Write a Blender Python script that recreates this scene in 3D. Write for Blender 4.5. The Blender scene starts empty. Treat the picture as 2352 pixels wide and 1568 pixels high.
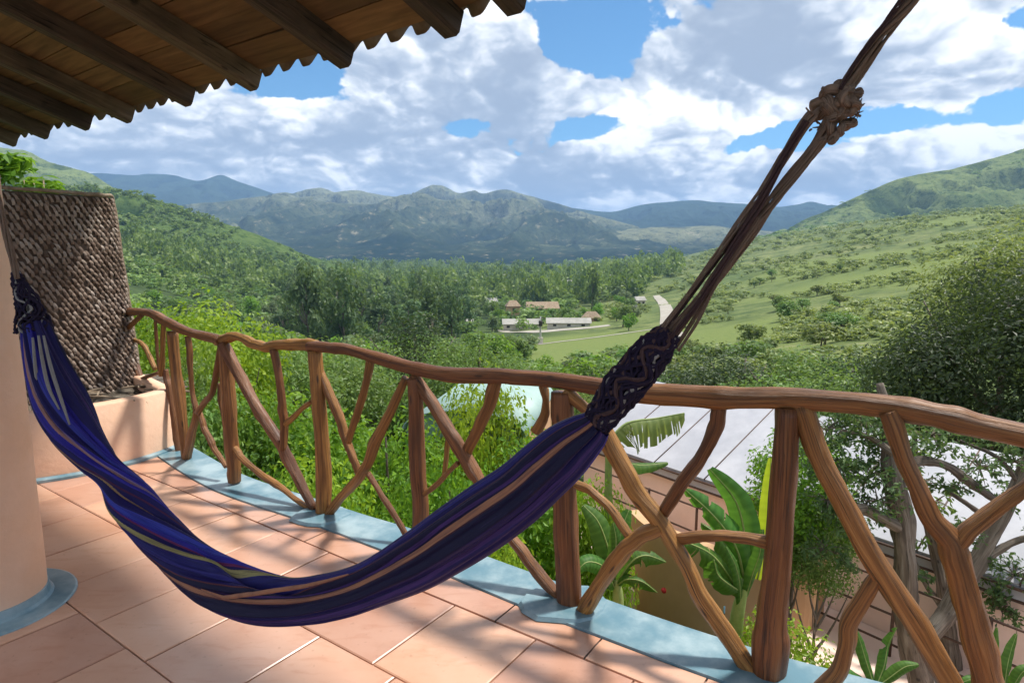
import bpy, math, random
import numpy as np
from mathutils import Vector, Matrix

# ------------------------------------------------------------------ camera, sky, sun, exposure
S = bpy.context.scene
COL = S.collection
H = 1.5                       # eye height over the terrace floor
PITCH = math.radians(8.4)
F = 1442.0                    # focal length in units of the photograph (2352 wide)

cam_d = bpy.data.cameras.new('camera')
cam_d.sensor_width = 36.0
cam_d.lens = 36.0 * F / 2352.0
cam_d.clip_start = 0.05
cam_d.clip_end = 40000
cam = bpy.data.objects.new('camera', cam_d)
COL.objects.link(cam)
cam.location = (0, 0, H)
cam.rotation_euler = (math.radians(90) - PITCH, 0, 0)
S.camera = cam

SUN_ELEV, SUN_AZ = math.radians(61), math.radians(66)      # az measured from +Y towards +X
SUN_DIR = Vector((math.sin(SUN_AZ) * math.cos(SUN_ELEV), math.cos(SUN_AZ) * math.cos(SUN_ELEV), math.sin(SUN_ELEV)))
SKY_STRENGTH = 0.1
sun_d = bpy.data.lights.new('sun', 'SUN')
sun_d.energy = 2.5
sun_d.angle = math.radians(5.0)
sun_d.color = (1.0, 0.95, 0.87)
sun = bpy.data.objects.new('sun', sun_d)
COL.objects.link(sun)
sun.rotation_euler = (-SUN_DIR).to_track_quat('-Z', 'Y').to_euler()

S.view_settings.view_transform = 'Standard'
S.view_settings.look = 'None'
S.view_settings.gamma = 1.0
S.view_settings.exposure = 1.2
S.view_settings.use_curve_mapping = False
S.render.engine = 'CYCLES'
S.cycles.use_denoising = True
try:
    S.cycles.denoiser = 'OPENIMAGEDENOISE'
    S.cycles.denoising_prefilter = 'ACCURATE'
except Exception:
    pass
S.cycles.max_bounces = 6
S.cycles.diffuse_bounces = 3
S.cycles.glossy_bounces = 2
S.cycles.transmission_bounces = 4
S.cycles.transparent_max_bounces = 4
S.cycles.volume_bounces = 0
S.cycles.sample_clamp_indirect = 6.0
S.cycles.caustics_reflective = False
S.cycles.caustics_refractive = False


class NT:
    """small helper to write node trees"""
    def __init__(self, tree):
        self.t = tree
        self.n = tree.nodes
        self.l = tree.links

    def add(self, typ, ins=None, **props):
        n = self.n.new(typ)
        for k, v in props.items():
            setattr(n, k, v)
        for k, v in (ins or {}).items():
            s = n.inputs[k]
            if isinstance(v, bpy.types.NodeSocket):
                self.l.new(v, s)
            else:
                s.default_value = v
        return n

    def math(self, op, a, b=None, c=None, clamp=False):
        ins = {0: a}
        if b is not None:
            ins[1] = b
        if c is not None:
            ins[2] = c
        return self.add('ShaderNodeMath', ins, operation=op, use_clamp=clamp).outputs[0]

    def vmath(self, op, a, b=None, out=0):
        ins = {0: a}
        if b is not None:
            ins[3 if op == 'SCALE' else 1] = b
        return self.add('ShaderNodeVectorMath', ins, operation=op).outputs[out]

    def mix(self, f, a, b, blend='MIX'):
        n = self.add('ShaderNodeMix', data_type='RGBA', blend_type=blend)
        for i, v in ((0, f), (6, a), (7, b)):
            s = n.inputs[i]
            if isinstance(v, bpy.types.NodeSocket):
                self.l.new(v, s)
            else:
                s.default_value = v if i == 0 else (tuple(v) + (1,))[:4]
        return n.outputs[2]

    def ramp(self, f, stops, interp='LINEAR'):
        n = self.add('ShaderNodeValToRGB', {0: f})
        r = n.color_ramp
        r.interpolation = interp
        while len(r.elements) < len(stops):
            r.elements.new(0.5)
        for e, (p, c) in zip(r.elements, stops):
            e.position = p
            e.color = (c, c, c, 1) if isinstance(c, (int, float)) else (tuple(c) + (1,))[:4]
        return n.outputs[0]

    def smooth(self, v, a, b, lo=0.0, hi=1.0):
        n = self.add('ShaderNodeMapRange', {0: v, 1: a, 2: b, 3: lo, 4: hi}, interpolation_type='SMOOTHSTEP')
        return n.outputs[0]

    def noise(self, vec, scale, detail=4, rough=0.55, dist=0.0, out=0):
        ins = {'Scale': scale, 'Detail': detail, 'Roughness': rough, 'Distortion': dist}
        if vec is not None:
            ins['Vector'] = vec
        return self.add('ShaderNodeTexNoise', ins).outputs[out]


def ray(px, py):
    x = (px - 1176) / F
    y = -(py - 784) / F
    return np.array([x, math.cos(PITCH) + y * math.sin(PITCH), -math.sin(PITCH) + y * math.cos(PITCH)])


def at_depth(px, py, Y):
    d = ray(px, py)
    return np.array([0, 0, H]) + d * (Y / d[1])


def at_z(px, py, z):
    d = ray(px, py)
    return np.array([0, 0, H]) + d * ((z - H) / d[2])


CLOUD_SEED = (3.7, 11.3, 5.1)
OPENINGS = [(1390, 45, (0.145, 0.10), -0.34), (1300, 130, (0.06, 0.05), -0.2), (690, 195, (0.13, 0.05), -0.30), (1095, 300, (0.05, 0.035), -0.2),
            (1400, 305, (0.10, 0.036), -0.24), (2090, 285, (0.22, 0.042), -0.27), (1740, 330, (0.11, 0.035), -0.28), (2300, 70, (0.07, 0.05), -0.28),
            (1230, 20, (0.06, 0.05), -0.15), (1560, 200, (0.16, 0.06), 0.14), (1200, 230, (0.12, 0.08), 0.12), (2250, 210, (0.2, 0.07), 0.2), (2000, 60, (0.2, 0.09), 0.22),
            (1000, 190, (0.24, 0.14), 0.16), (1720, 130, (0.26, 0.14), 0.18), (700, 345, (0.4, 0.07), 0.16), (1450, 425, (0.4, 0.06), 0.2), (300, 320, (0.3, 0.1), 0.2),
            (2000, 160, (0.3, 0.06), 0.16), (2200, 375, (0.3, 0.06), 0.18), (800, 440, (0.5, 0.05), 0.2), (1900, 430, (0.4, 0.05), 0.2), (1150, 360, (0.3, 0.05), 0.12), (300, 420, (0.3, 0.05), 0.2), (950, 60, (0.15, 0.08), 0.2)]
BASES = [(900, 350, (0.18, 0.08), 0.8), (1720, 150, (0.17, 0.075), 0.85), (1300, 415, (0.2, 0.045), 0.7), (860, 250, (0.12, 0.07), 0.4), (1540, 300, (0.12, 0.06), 0.5),
         (380, 300, (0.2, 0.06), 0.4), (1100, 220, (0.1, 0.08), 0.35), (1850, 80, (0.16, 0.09), 0.4), (640, 300, (0.14, 0.05), 0.3)]


def build_world():
    w = bpy.data.worlds.new('World')
    S.world = w
    w.use_nodes = True
    nt = NT(w.node_tree)
    for n in list(nt.n):
        nt.n.remove(n)
    # group: height of the cloud tops as a function of the point on the cloud layer
    def density_group(name, layers, octaves):
        g = bpy.data.node_groups.new(name, 'ShaderNodeTree')
        g.interface.new_socket('p', in_out='INPUT', socket_type='NodeSocketVector')
        g.interface.new_socket('d', in_out='OUTPUT', socket_type='NodeSocketFloat')
        gt = NT(g)
        gi = gt.add('NodeGroupInput')
        go = gt.add('NodeGroupOutput')
        p = gi.outputs[0]
        warp = gt.noise(p, 3.6, octaves, 0.55, out=1)
        warp = gt.vmath('SCALE', gt.vmath('SUBTRACT', warp, (0.5, 0.5, 0.5)), 0.22)
        q = gt.vmath('ADD', p, warp)
        d = gt.math('MULTIPLY', gt.noise(p, 1.7, 4, 0.5), 0.62)
        for sc, wt in layers:
            v = gt.add('ShaderNodeTexVoronoi', {'Vector': q, 'Scale': sc}, feature='F1').outputs['Distance']
            d = gt.math('ADD', d, gt.math('MULTIPLY', gt.math('SUBTRACT', 1.0, gt.math('MULTIPLY', v, v)), wt))
        gt.l.new(d, go.inputs[0])
        return g
    g_full = density_group('cloud_density', ((4.2, 0.30), (10.0, 0.16), (23.0, 0.075), (50.0, 0.03)), 5)
    g_low = density_group('cloud_bulk', ((4.2, 0.30), (10.0, 0.16)), 3)

    dirv = nt.vmath('NORMALIZE', nt.add('ShaderNodeTexCoord').outputs['Generated'])
    sx = nt.add('ShaderNodeSeparateXYZ', {0: dirv})
    z = nt.math('MAXIMUM', sx.outputs[2], 0.0)
    inv = nt.math('DIVIDE', 1.0, nt.math('ADD', z, 0.55))
    flat = nt.add('ShaderNodeCombineXYZ', {0: sx.outputs[0], 1: sx.outputs[1], 2: nt.math('MULTIPLY', z, 1.25)}).outputs[0]
    p = nt.vmath('ADD', nt.vmath('SCALE', flat, inv), CLOUD_SEED)

    def dens(vec, g):
        n = nt.add('ShaderNodeGroup', {}, node_tree=g)
        nt.l.new(vec, n.inputs[0])
        return n.outputs[0]
    d0 = dens(p, g_full)
    d1 = dens(nt.vmath('ADD', p, (0.010, -0.008, 0.018)), g_full)
    b0 = dens(p, g_low)
    b1 = dens(nt.vmath('ADD', p, (0.03, -0.035, 0.085)), g_low)

    wv = nt.vmath('SUBTRACT', nt.noise(dirv, 9.0, 5, 0.6, out=1), (0.5, 0.5, 0.5))
    dirw = nt.vmath('ADD', dirv, nt.vmath('MULTIPLY', wv, (0.16, 0.16, 0.07)))

    def blob(px, py, rad, k=1.0):
        c = ray(px, py)
        c = c / np.linalg.norm(c)
        diff = nt.vmath('SUBTRACT', dirw, tuple(c))
        diff = nt.vmath('MULTIPLY', diff, (1.0 / rad[0], 1.0 / rad[0], 1.0 / rad[1]))
        l = nt.vmath('LENGTH', diff, out=1)
        return nt.smooth(l, 0.0, 1.0, k, 0.0)
    # openings where the blue shows (negative), banks (positive)
    cover = None
    for b in OPENINGS:
        s = blob(b[0], b[1], b[2], b[3])
        cover = s if cover is None else nt.math('ADD', cover, s)
    dark = None
    for b in BASES:
        s = blob(*b)
        dark = s if dark is None else nt.math('ADD', dark, s)
    d = nt.math('ADD', d0, cover)
    alpha = nt.smooth(d, 0.600, 0.655)
    thick = nt.smooth(d, 0.62, 1.0)
    lit = nt.math('MULTIPLY_ADD', nt.math('SUBTRACT', d0, d1), 5.6, 0.68)
    lit = nt.math('MULTIPLY_ADD', nt.math('SUBTRACT', b0, b1), 2.6, lit)
    lit = nt.math('SUBTRACT', lit, nt.math('MULTIPLY', nt.math('MULTIPLY', dark, nt.smooth(d, 0.64, 0.85)), 0.5))
    lit = nt.math('SUBTRACT', lit, nt.math('MULTIPLY', thick, 0.10))
    lit = nt.math('SMOOTH_MAX', nt.math('MINIMUM', lit, 1.0), 0.06, 0.45)
    ccol = nt.ramp(lit, [(0.0, (1.8, 2.15, 2.75)), (0.35, (2.7, 3.05, 3.6)), (0.62, (4.1, 4.35, 4.7)), (0.85, (5.7, 5.8, 5.9)), (1.0, (6.7, 6.7, 6.7))])
    sky = nt.add('ShaderNodeTexSky', sky_type='NISHITA', sun_disc=False, sun_elevation=SUN_ELEV, sun_rotation=SUN_AZ,
                 altitude=1500.0, air_density=1.0, dust_density=0.6, ozone_density=1.2).outputs[0]
    sky = nt.mix(1.0, sky, (0.36, 0.60, 0.70), 'MULTIPLY')
    col = nt.mix(alpha, sky, ccol)
    bg = nt.add('ShaderNodeBackground', {'Strength': SKY_STRENGTH})
    nt.l.new(col, bg.inputs['Color'])
    out = nt.add('ShaderNodeOutputWorld')
    nt.l.new(bg.outputs[0], out.inputs['Surface'])
    w.cycles.sampling_method = 'MANUAL'
    w.cycles.sample_map_resolution = 512


build_world()

# ------------------------------------------------------------------ helpers
rng = np.random.default_rng(7)
random.seed(7)


def vnoise(x, y, seed=0):
    x = np.asarray(x, float)
    y = np.asarray(y, float)
    ix = np.floor(x).astype(np.int64)
    iy = np.floor(y).astype(np.int64)
    fx, fy = x - ix, y - iy
    fx = fx * fx * fx * (fx * (fx * 6 - 15) + 10)
    fy = fy * fy * fy * (fy * (fy * 6 - 15) + 10)

    def h(a, b):
        v = (a * 374761393 + b * 668265263 + seed * 974634777) & 0xffffffff
        v = ((v ^ (v >> 13)) * 1274126177) & 0xffffffff
        v = v ^ (v >> 16)
        return (v & 0xffff) / 65535.0
    a, b = h(ix, iy), h(ix + 1, iy)
    c, d = h(ix, iy + 1), h(ix + 1, iy + 1)
    return (a + (b - a) * fx) * (1 - fy) + (c + (d - c) * fx) * fy


def fbm(x, y, seed=0, octv=5, gain=0.5, ridged=False):
    s = 0
    a = 1.0
    tot = 0
    for o in range(octv):
        n = vnoise(x * 2 ** o + 17.3 * o, y * 2 ** o - 9.1 * o, seed + o)
        if ridged:
            n = 1 - abs(2 * n - 1)
        s = s + a * n
        tot += a
        a *= gain
    return s / tot


def mesh_np(name, v, f, mat=None, smooth=True, attrs=None, uv=None):
    """v (n,3); f (m,4) or (m,3) array, or list of such arrays"""
    me = bpy.data.meshes.new(name)
    fl = f if isinstance(f, list) else [f]
    fl = [np.asarray(q, np.int32) for q in fl if len(q)]
    v = np.asarray(v, np.float32)
    me.vertices.add(len(v))
    me.vertices.foreach_set('co', v.ravel())
    loops = np.concatenate([q.ravel() for q in fl])
    sizes = np.concatenate([np.full(len(q), q.shape[1], np.int32) for q in fl])
    starts = np.concatenate([[0], np.cumsum(sizes)[:-1]]).astype(np.int32)
    me.loops.add(len(loops))
    me.loops.foreach_set('vertex_index', loops.astype(np.int32))
    me.polygons.add(len(sizes))
    me.polygons.foreach_set('loop_start', starts)
    me.polygons.foreach_set('loop_total', sizes)
    me.polygons.foreach_set('use_smooth', np.full(len(sizes), bool(smooth)))
    if uv is not None:
        lay = me.uv_layers.new(name='UVMap')
        lay.data.foreach_set('uv', np.asarray(uv, np.float32)[loops].ravel())
    for k, a in (attrs or {}).items():
        at = me.attributes.new(k, 'FLOAT', 'POINT')
        at.data.foreach_set('value', np.asarray(a, np.float32))
    me.update(calc_edges=True)
    me.validate()
    if mat:
        me.materials.append(mat)
    return me


def link(name, data, parent=None, loc=None):
    o = bpy.data.objects.new(name, data)
    COL.objects.link(o)
    if parent is not None:
        o.parent = parent
    if loc is not None:
        o.location = tuple(float(c) for c in loc)
    return o


def tag(o, label=None, cat=None, group=None, kind=None):
    if label:
        o['label'] = label
    if cat:
        o['category'] = cat
    if group:
        o['group'] = group
    if kind:
        o['kind'] = kind
    return o


def empty(name, loc=(0, 0, 0), label=None, cat=None, group=None):
    o = link(name, None, None, loc)
    return tag(o, label, cat, group)


def catmull(pts, n):
    """smooth resampling of a list of k-vectors"""
    P = np.asarray(pts, float)
    if len(P) < 3:
        t = np.linspace(0, 1, n)[:, None]
        return P[0] * (1 - t) + P[-1] * t
    P = np.vstack([2 * P[0] - P[1], P, 2 * P[-1] - P[-2]])
    seg = len(P) - 3
    out = []
    for u in np.linspace(0, seg - 1e-6, n):
        i = int(u)
        t = u - i
        a, b, c, d = P[i], P[i + 1], P[i + 2], P[i + 3]
        out.append(0.5 * ((2 * b) + (-a + c) * t + (2 * a - 5 * b + 4 * c - d) * t * t + (-a + 3 * b - 3 * c + d) * t ** 3))
    return np.array(out)


def frames(C):
    T = np.gradient(C, axis=0)
    T /= np.linalg.norm(T, axis=1)[:, None] + 1e-9
    up = np.array([0, 0, 1.0]) if abs(T[0][2]) < 0.85 else np.array([1.0, 0, 0])
    N = np.zeros_like(T)
    n = up - T[0] * np.dot(up, T[0])
    n /= np.linalg.norm(n)
    for i in range(len(T)):
        n = n - T[i] * np.dot(n, T[i])
        n /= np.linalg.norm(n) + 1e-9
        N[i] = n
    B = np.cross(T, N)
    return T, N, B


def tube(pts, rad, n=None, seg=10, rough=0.0, seed=0, caps=True, flat=1.0):
    """swept log: returns verts, faces list, uv"""
    P = np.asarray(pts, float)
    r = np.asarray(rad, float) * np.ones(len(P))
    n = n or max(4, len(P) * 5)
    C = catmull(np.column_stack([P, r]), n)
    R = C[:, 3]
    C = C[:, :3]
    T, N, B = frames(C)
    L = np.concatenate([[0], np.cumsum(np.linalg.norm(np.diff(C, axis=0), axis=1))])
    th = np.linspace(0, 2 * np.pi, seg, endpoint=False)
    k = np.ones((n, seg))
    if rough:
        m = float(np.mean(R))
        a = vnoise(np.cos(th)[None] * 1.1 + seed * 3.1 + 5, L[:, None] / (m * 5) + np.sin(th)[None] * 1.1, seed)
        b = vnoise(np.cos(th)[None] * 2.6 + seed, L[:, None] / (m * 1.6) + np.sin(th)[None] * 2.6, seed + 5)
        k = 1 + rough * (2 * a - 1) + rough * 0.5 * (2 * b - 1)
    V = C[:, None] + (N[:, None] * np.cos(th)[None, :, None] + B[:, None] * (np.sin(th) * flat)[None, :, None]) * (R[:, None] * k)[:, :, None]
    V = V.reshape(-1, 3)
    i = np.arange(n - 1)[:, None] * seg
    j = np.arange(seg)[None]
    j2 = (j + 1) % seg
    Fq = np.stack([i + j, i + j2, i + seg + j2, i + seg + j], -1).reshape(-1, 4)
    uv = np.stack([np.tile(np.abs(th / np.pi - 1), n), np.repeat(L, seg)], -1)
    fs = [Fq]
    if caps:
        V = np.vstack([V, C[0], C[-1]])
        uv = np.vstack([uv, [0.5, 0], [0.5, L[-1]]])
        a, b = n * seg, n * seg + 1
        jj = np.arange(seg)
        f1 = np.stack([(jj + 1) % seg, jj, np.full(seg, a)], -1)
        f2 = np.stack([(n - 1) * seg + jj, (n - 1) * seg + (jj + 1) % seg, np.full(seg, b)], -1)
        fs.append(np.vstack([f1, f2]))
    return V, fs, uv


class MB:
    """collects pieces into one mesh"""
    def __init__(self):
        self.v, self.q, self.t, self.uv, self.n = [], [], [], [], 0

    def add(self, v, fs, uv=None):
        v = np.asarray(v, float)
        for f in (fs if isinstance(fs, list) else [fs]):
            f = np.asarray(f)
            if len(f):
                (self.q if f.shape[1] == 4 else self.t).append(f + self.n)
        self.v.append(v)
        self.uv.append(np.zeros((len(v), 2)) if uv is None else uv)
        self.n += len(v)

    def box(self, c, s, rz=0.0, R=None):
        s = np.asarray(s, float) / 2
        v = np.array([[x, y, z] for x in (-1, 1) for y in (-1, 1) for z in (-1, 1)], float) * s
        if R is None:
            ca, sa = math.cos(rz), math.sin(rz)
            R = np.array([[ca, -sa, 0], [sa, ca, 0], [0, 0, 1]])
        v = v @ np.asarray(R).T + np.asarray(c, float)
        f = np.array([[0, 1, 3, 2], [4, 6, 7, 5], [0, 4, 5, 1], [2, 3, 7, 6], [0, 2, 6, 4], [1, 5, 7, 3]])
        self.add(v, f)

    def tube(self, *a, **k):
        self.add(*tube(*a, **k))

    def mesh(self, name, mat, smooth=False):
        fs = []
        if self.q:
            fs.append(np.vstack(self.q))
        if self.t:
            fs.append(np.vstack(self.t))
        return mesh_np(name, np.vstack(self.v), fs, mat, smooth, uv=np.vstack(self.uv))

    def build(self, name, mat, parent=None, smooth=False):
        return link(name, self.mesh(name, mat, smooth), parent)


def bevel(o, w, seg=2):
    m = o.modifiers.new('bevel', 'BEVEL')
    m.width = w
    m.segments = seg
    m.limit_method = 'ANGLE'
    return o


# ------------------------------------------------------------------ materials
def principled(name, build):
    m = bpy.data.materials.new(name)
    m.use_nodes = True
    nt = NT(m.node_tree)
    bs = nt.n['Principled BSDF']
    build(nt, bs)
    return m


def setin(nt, bs, **k):
    for a, v in k.items():
        s = bs.inputs[a.replace('_', ' ')]
        if isinstance(v, bpy.types.NodeSocket):
            nt.l.new(v, s)
        else:
            s.default_value = (tuple(v) + (1,))[:4] if isinstance(v, tuple) and len(v) == 3 and s.type == 'RGBA' else v


def bump(nt, bs, h, strength=0.3, dist=0.01):
    b = nt.add('ShaderNodeBump', {'Height': h, 'Strength': strength, 'Distance': dist})
    nt.l.new(b.outputs[0], bs.inputs['Normal'])


def mat_log(name, base, dark, light, rough=0.42):
    def f(nt, bs):
        uv = nt.add('ShaderNodeUVMap').outputs[0]
        rnd = nt.add('ShaderNodeObjectInfo').outputs['Random']
        off = nt.add('ShaderNodeCombineXYZ', {0: nt.math('MULTIPLY', rnd, 31.0), 1: nt.math('MULTIPLY', rnd, 17.0)}).outputs[0]
        st = nt.vmath('ADD', nt.vmath('MULTIPLY', uv, (9.0, 1.6, 1.0)), off)
        g1 = nt.noise(st, 1.0, 6, 0.6, 0.6)
        g2 = nt.noise(nt.vmath('ADD', nt.vmath('MULTIPLY', uv, (26.0, 2.4, 1.0)), off), 1.0, 4, 0.6, 1.2)
        bl = nt.noise(nt.vmath('ADD', nt.vmath('MULTIPLY', uv, (1.6, 3.0, 1.0)), off), 1.0, 3, 0.5)
        c = nt.ramp(g1, [(0.28, dark), (0.48, base), (0.72, light)])
        c = nt.mix(nt.smooth(g2, 0.56, 0.68), c, tuple(x * 0.45 for x in dark))
        c = nt.mix(nt.smooth(bl, 0.50, 0.72, 0, 0.75), c, tuple(x * 0.45 for x in base))
        kn = nt.add('ShaderNodeTexVoronoi', {'Vector': nt.vmath('ADD', nt.vmath('MULTIPLY', uv, (2.2, 4.5, 1.0)), off), 'Scale': 1.0}, feature='F1').outputs['Distance']
        c = nt.mix(nt.smooth(kn, 0.16, 0.05, 0, 0.85), c, tuple(x * 0.35 for x in dark))
        hsv = nt.add('ShaderNodeHueSaturation', {'Color': c, 'Value': nt.math('MULTIPLY_ADD', rnd, 0.75, 0.62), 'Hue': nt.math('MULTIPLY_ADD', rnd, 0.022, 0.494)})
        setin(nt, bs, Base_Color=hsv.outputs[0], Roughness=nt.math('MULTIPLY_ADD', g2, 0.3, rough - 0.12), Specular_IOR_Level=0.5, Coat_Weight=0.12 if rough < 0.5 else 0.0, Coat_Roughness=0.35)
        bump(nt, bs, nt.math('ADD', g1, nt.math('MULTIPLY', g2, 0.6)), 0.8, 0.011)
    return principled(name, f)


M_LOG = mat_log('varnished_log', (0.255, 0.092, 0.024), (0.06, 0.019, 0.006), (0.43, 0.19, 0.06), 0.45)
M_BARK = mat_log('grey_bark', (0.16, 0.12, 0.09), (0.06, 0.045, 0.035), (0.32, 0.27, 0.22), 0.8)


def mat_plank():
    def f(nt, bs):
        tc = nt.add('ShaderNodeUVMap').outputs[0]
        rnd = nt.add('ShaderNodeObjectInfo').outputs['Random']
        off = nt.add('ShaderNodeCombineXYZ', {0: nt.math('MULTIPLY', rnd, 43.0), 1: nt.math('MULTIPLY', rnd, 11.0)}).outputs[0]
        g = nt.noise(nt.vmath('ADD', nt.vmath('MULTIPLY', tc, (1.5, 22.0, 1.0)), off), 1.0, 5, 0.6, 0.5)
        k = nt.noise(nt.vmath('ADD', nt.vmath('MULTIPLY', tc, (2.0, 4.0, 1.0)), off), 1.0, 3)
        c = nt.ramp(g, [(0.3, (0.13, 0.062, 0.024)), (0.6, (0.25, 0.125, 0.05)), (0.8, (0.33, 0.18, 0.08))])
        c = nt.mix(nt.smooth(k, 0.55, 0.8, 0, 0.55), c, (0.11, 0.05, 0.02))
        hsv = nt.add('ShaderNodeHueSaturation', {'Color': c, 'Value': nt.math('MULTIPLY_ADD', rnd, 0.6, 0.55)})
        setin(nt, bs, Base_Color=hsv.outputs[0], Roughness=0.75)
        bump(nt, bs, g, 0.3, 0.004)
    return principled('ceiling_board', f)


M_PLANK = mat_plank()
M_RAFTER = mat_log('rafter_wood', (0.10, 0.062, 0.042), (0.045, 0.028, 0.018), (0.17, 0.11, 0.075), 0.8)


def mat_simple(name, c1, c2, scale=4.0, rough=0.7, bstr=0.2, bdist=0.004, spec=0.4, detail=6, lo=0.35, hi=0.7):
    def f(nt, bs):
        p = nt.add('ShaderNodeTexCoord').outputs['Object']
        n = nt.noise(p, scale, detail, 0.6)
        n2 = nt.noise(p, scale * 9, 4, 0.6)
        c = nt.mix(nt.smooth(n, lo, hi), c1, c2)
        c = nt.mix(nt.math('MULTIPLY', n2, 0.25), c, tuple(x * 0.6 for x in c1))
        setin(nt, bs, Base_Color=c, Roughness=rough, Specular_IOR_Level=spec)
        if bstr:
            bump(nt, bs, n2, bstr, bdist)
    return principled(name, f)


M_SHEET = mat_simple('roof_sheet', (0.13, 0.085, 0.055), (0.24, 0.19, 0.15), 6, 0.85)
M_PLASTER = mat_simple('salmon_plaster', (0.84, 0.52, 0.34), (0.88, 0.59, 0.42), 2.2, 0.75, 0.5, 0.008)
M_TEAL = mat_simple('teal_cement', (0.11, 0.23, 0.29), (0.37, 0.48, 0.51), 4.2, 0.32, 0.12, 0.003, 0.5)
M_SLAB = mat_simple('terrace_concrete', (0.35, 0.27, 0.22), (0.45, 0.35, 0.28), 2, 0.8)
M_GROUT = mat_simple('tile_grout', (0.46, 0.33, 0.27), (0.22, 0.14, 0.11), 1.1, 0.8, 0.1, 0.002)
M_SOIL = mat_simple('dry_soil', (0.07, 0.055, 0.04), (0.22, 0.19, 0.15), 9, 0.95, 0.6, 0.02)
M_PINK = mat_simple('pink_wall', (0.88, 0.66, 0.56), (0.90, 0.70, 0.61), 0.9, 0.8, 0.2, 0.006)
M_TAN = mat_simple('tan_wall', (0.52, 0.31, 0.16), (0.58, 0.36, 0.20), 1.0, 0.85, 0.2, 0.006)
M_WHITE = mat_simple('pale_roof_sheet', (0.37, 0.375, 0.41), (0.50, 0.50, 0.53), 1.1, 0.6, 0.05, 0.004, 0.4)
M_BROWN = mat_simple('brown_metal', (0.07, 0.035, 0.022), (0.11, 0.06, 0.04), 6, 0.55, 0.05, 0.002)
M_TEALROOF = mat_simple('pale_teal_roof', (0.27, 0.40, 0.37), (0.34, 0.47, 0.43), 2.0, 0.5, 0.05, 0.003)
M_THATCH = mat_simple('thatch', (0.28, 0.20, 0.13), (0.42, 0.32, 0.22), 1.2, 0.95, 0.8, 0.1)
M_GREYROOF = mat_simple('grey_roof', (0.30, 0.29, 0.26), (0.42, 0.40, 0.36), 0.4, 0.9, 0.3, 0.05)
M_PALEWALL = mat_simple('pale_wall', (0.60, 0.52, 0.44), (0.68, 0.62, 0.55), 0.4, 0.9, 0.1, 0.02)
M_DARK = mat_simple('dark_opening', (0.03, 0.025, 0.02), (0.05, 0.04, 0.03), 1, 0.9, 0)
M_ROAD = mat_simple('dirt_road', (0.33, 0.30, 0.25), (0.42, 0.39, 0.33), 0.15, 0.95, 0.3, 0.05)
M_CONCRETE = mat_simple('grey_concrete', (0.36, 0.35, 0.33), (0.48, 0.47, 0.45), 1.5, 0.9, 0.2, 0.01)
M_RED = mat_simple('red_plastic', (0.5, 0.02, 0.02), (0.55, 0.03, 0.03), 5, 0.4, 0)
M_BLUEPL = mat_simple('pale_blue_plastic', (0.3, 0.55, 0.75), (0.35, 0.6, 0.8), 5, 0.4, 0)
M_TWIG = mat_simple('dry_twig', (0.20, 0.14, 0.09), (0.36, 0.29, 0.21), 14, 0.9, 0.3, 0.003)


def mat_tile():
    def f(nt, bs):
        p = nt.add('ShaderNodeNewGeometry').outputs['Position']
        rnd = nt.add('ShaderNodeObjectInfo').outputs['Random']
        n = nt.noise(p, 1.7, 5, 0.55)
        st = nt.noise(nt.vmath('MULTIPLY', p, (6.0, 22.0, 1.0)), 1.0, 4, 0.55, 0.8)
        c = nt.ramp(n, [(0.3, (0.55, 0.275, 0.17)), (0.5, (0.61, 0.345, 0.235)), (0.7, (0.66, 0.41, 0.30))])
        c = nt.mix(nt.smooth(st, 0.5, 0.75, 0, 0.35), c, (0.47, 0.20, 0.11))
        dirt = nt.noise(nt.vmath('ADD', p, (4.0, 9.0, 0.0)), 2.6, 6, 0.68)
        c = nt.mix(nt.smooth(dirt, 0.53, 0.72, 0, 0.5), c, (0.40, 0.20, 0.12))
        c = nt.mix(nt.smooth(nt.noise(p, 38.0, 3, 0.6), 0.62, 0.72, 0, 0.35), c, (0.33, 0.17, 0.10))
        hsv = nt.add('ShaderNodeHueSaturation', {'Color': c, 'Value': nt.math('MULTIPLY_ADD', rnd, 0.26, 0.86), 'Hue': nt.math('MULTIPLY_ADD', rnd, 0.008, 0.496)})
        r = nt.math('MULTIPLY_ADD', nt.noise(p, 5.0, 4), 0.3, 0.2)
        setin(nt, bs, Base_Color=hsv.outputs[0], Roughness=r, Specular_IOR_Level=0.55, Coat_Weight=0.35, Coat_Roughness=0.22)
        bump(nt, bs, nt.noise(p, 9.0, 3), 0.12, 0.006)
    return principled('terracotta_tile', f)


M_TILE = mat_tile()


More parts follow.
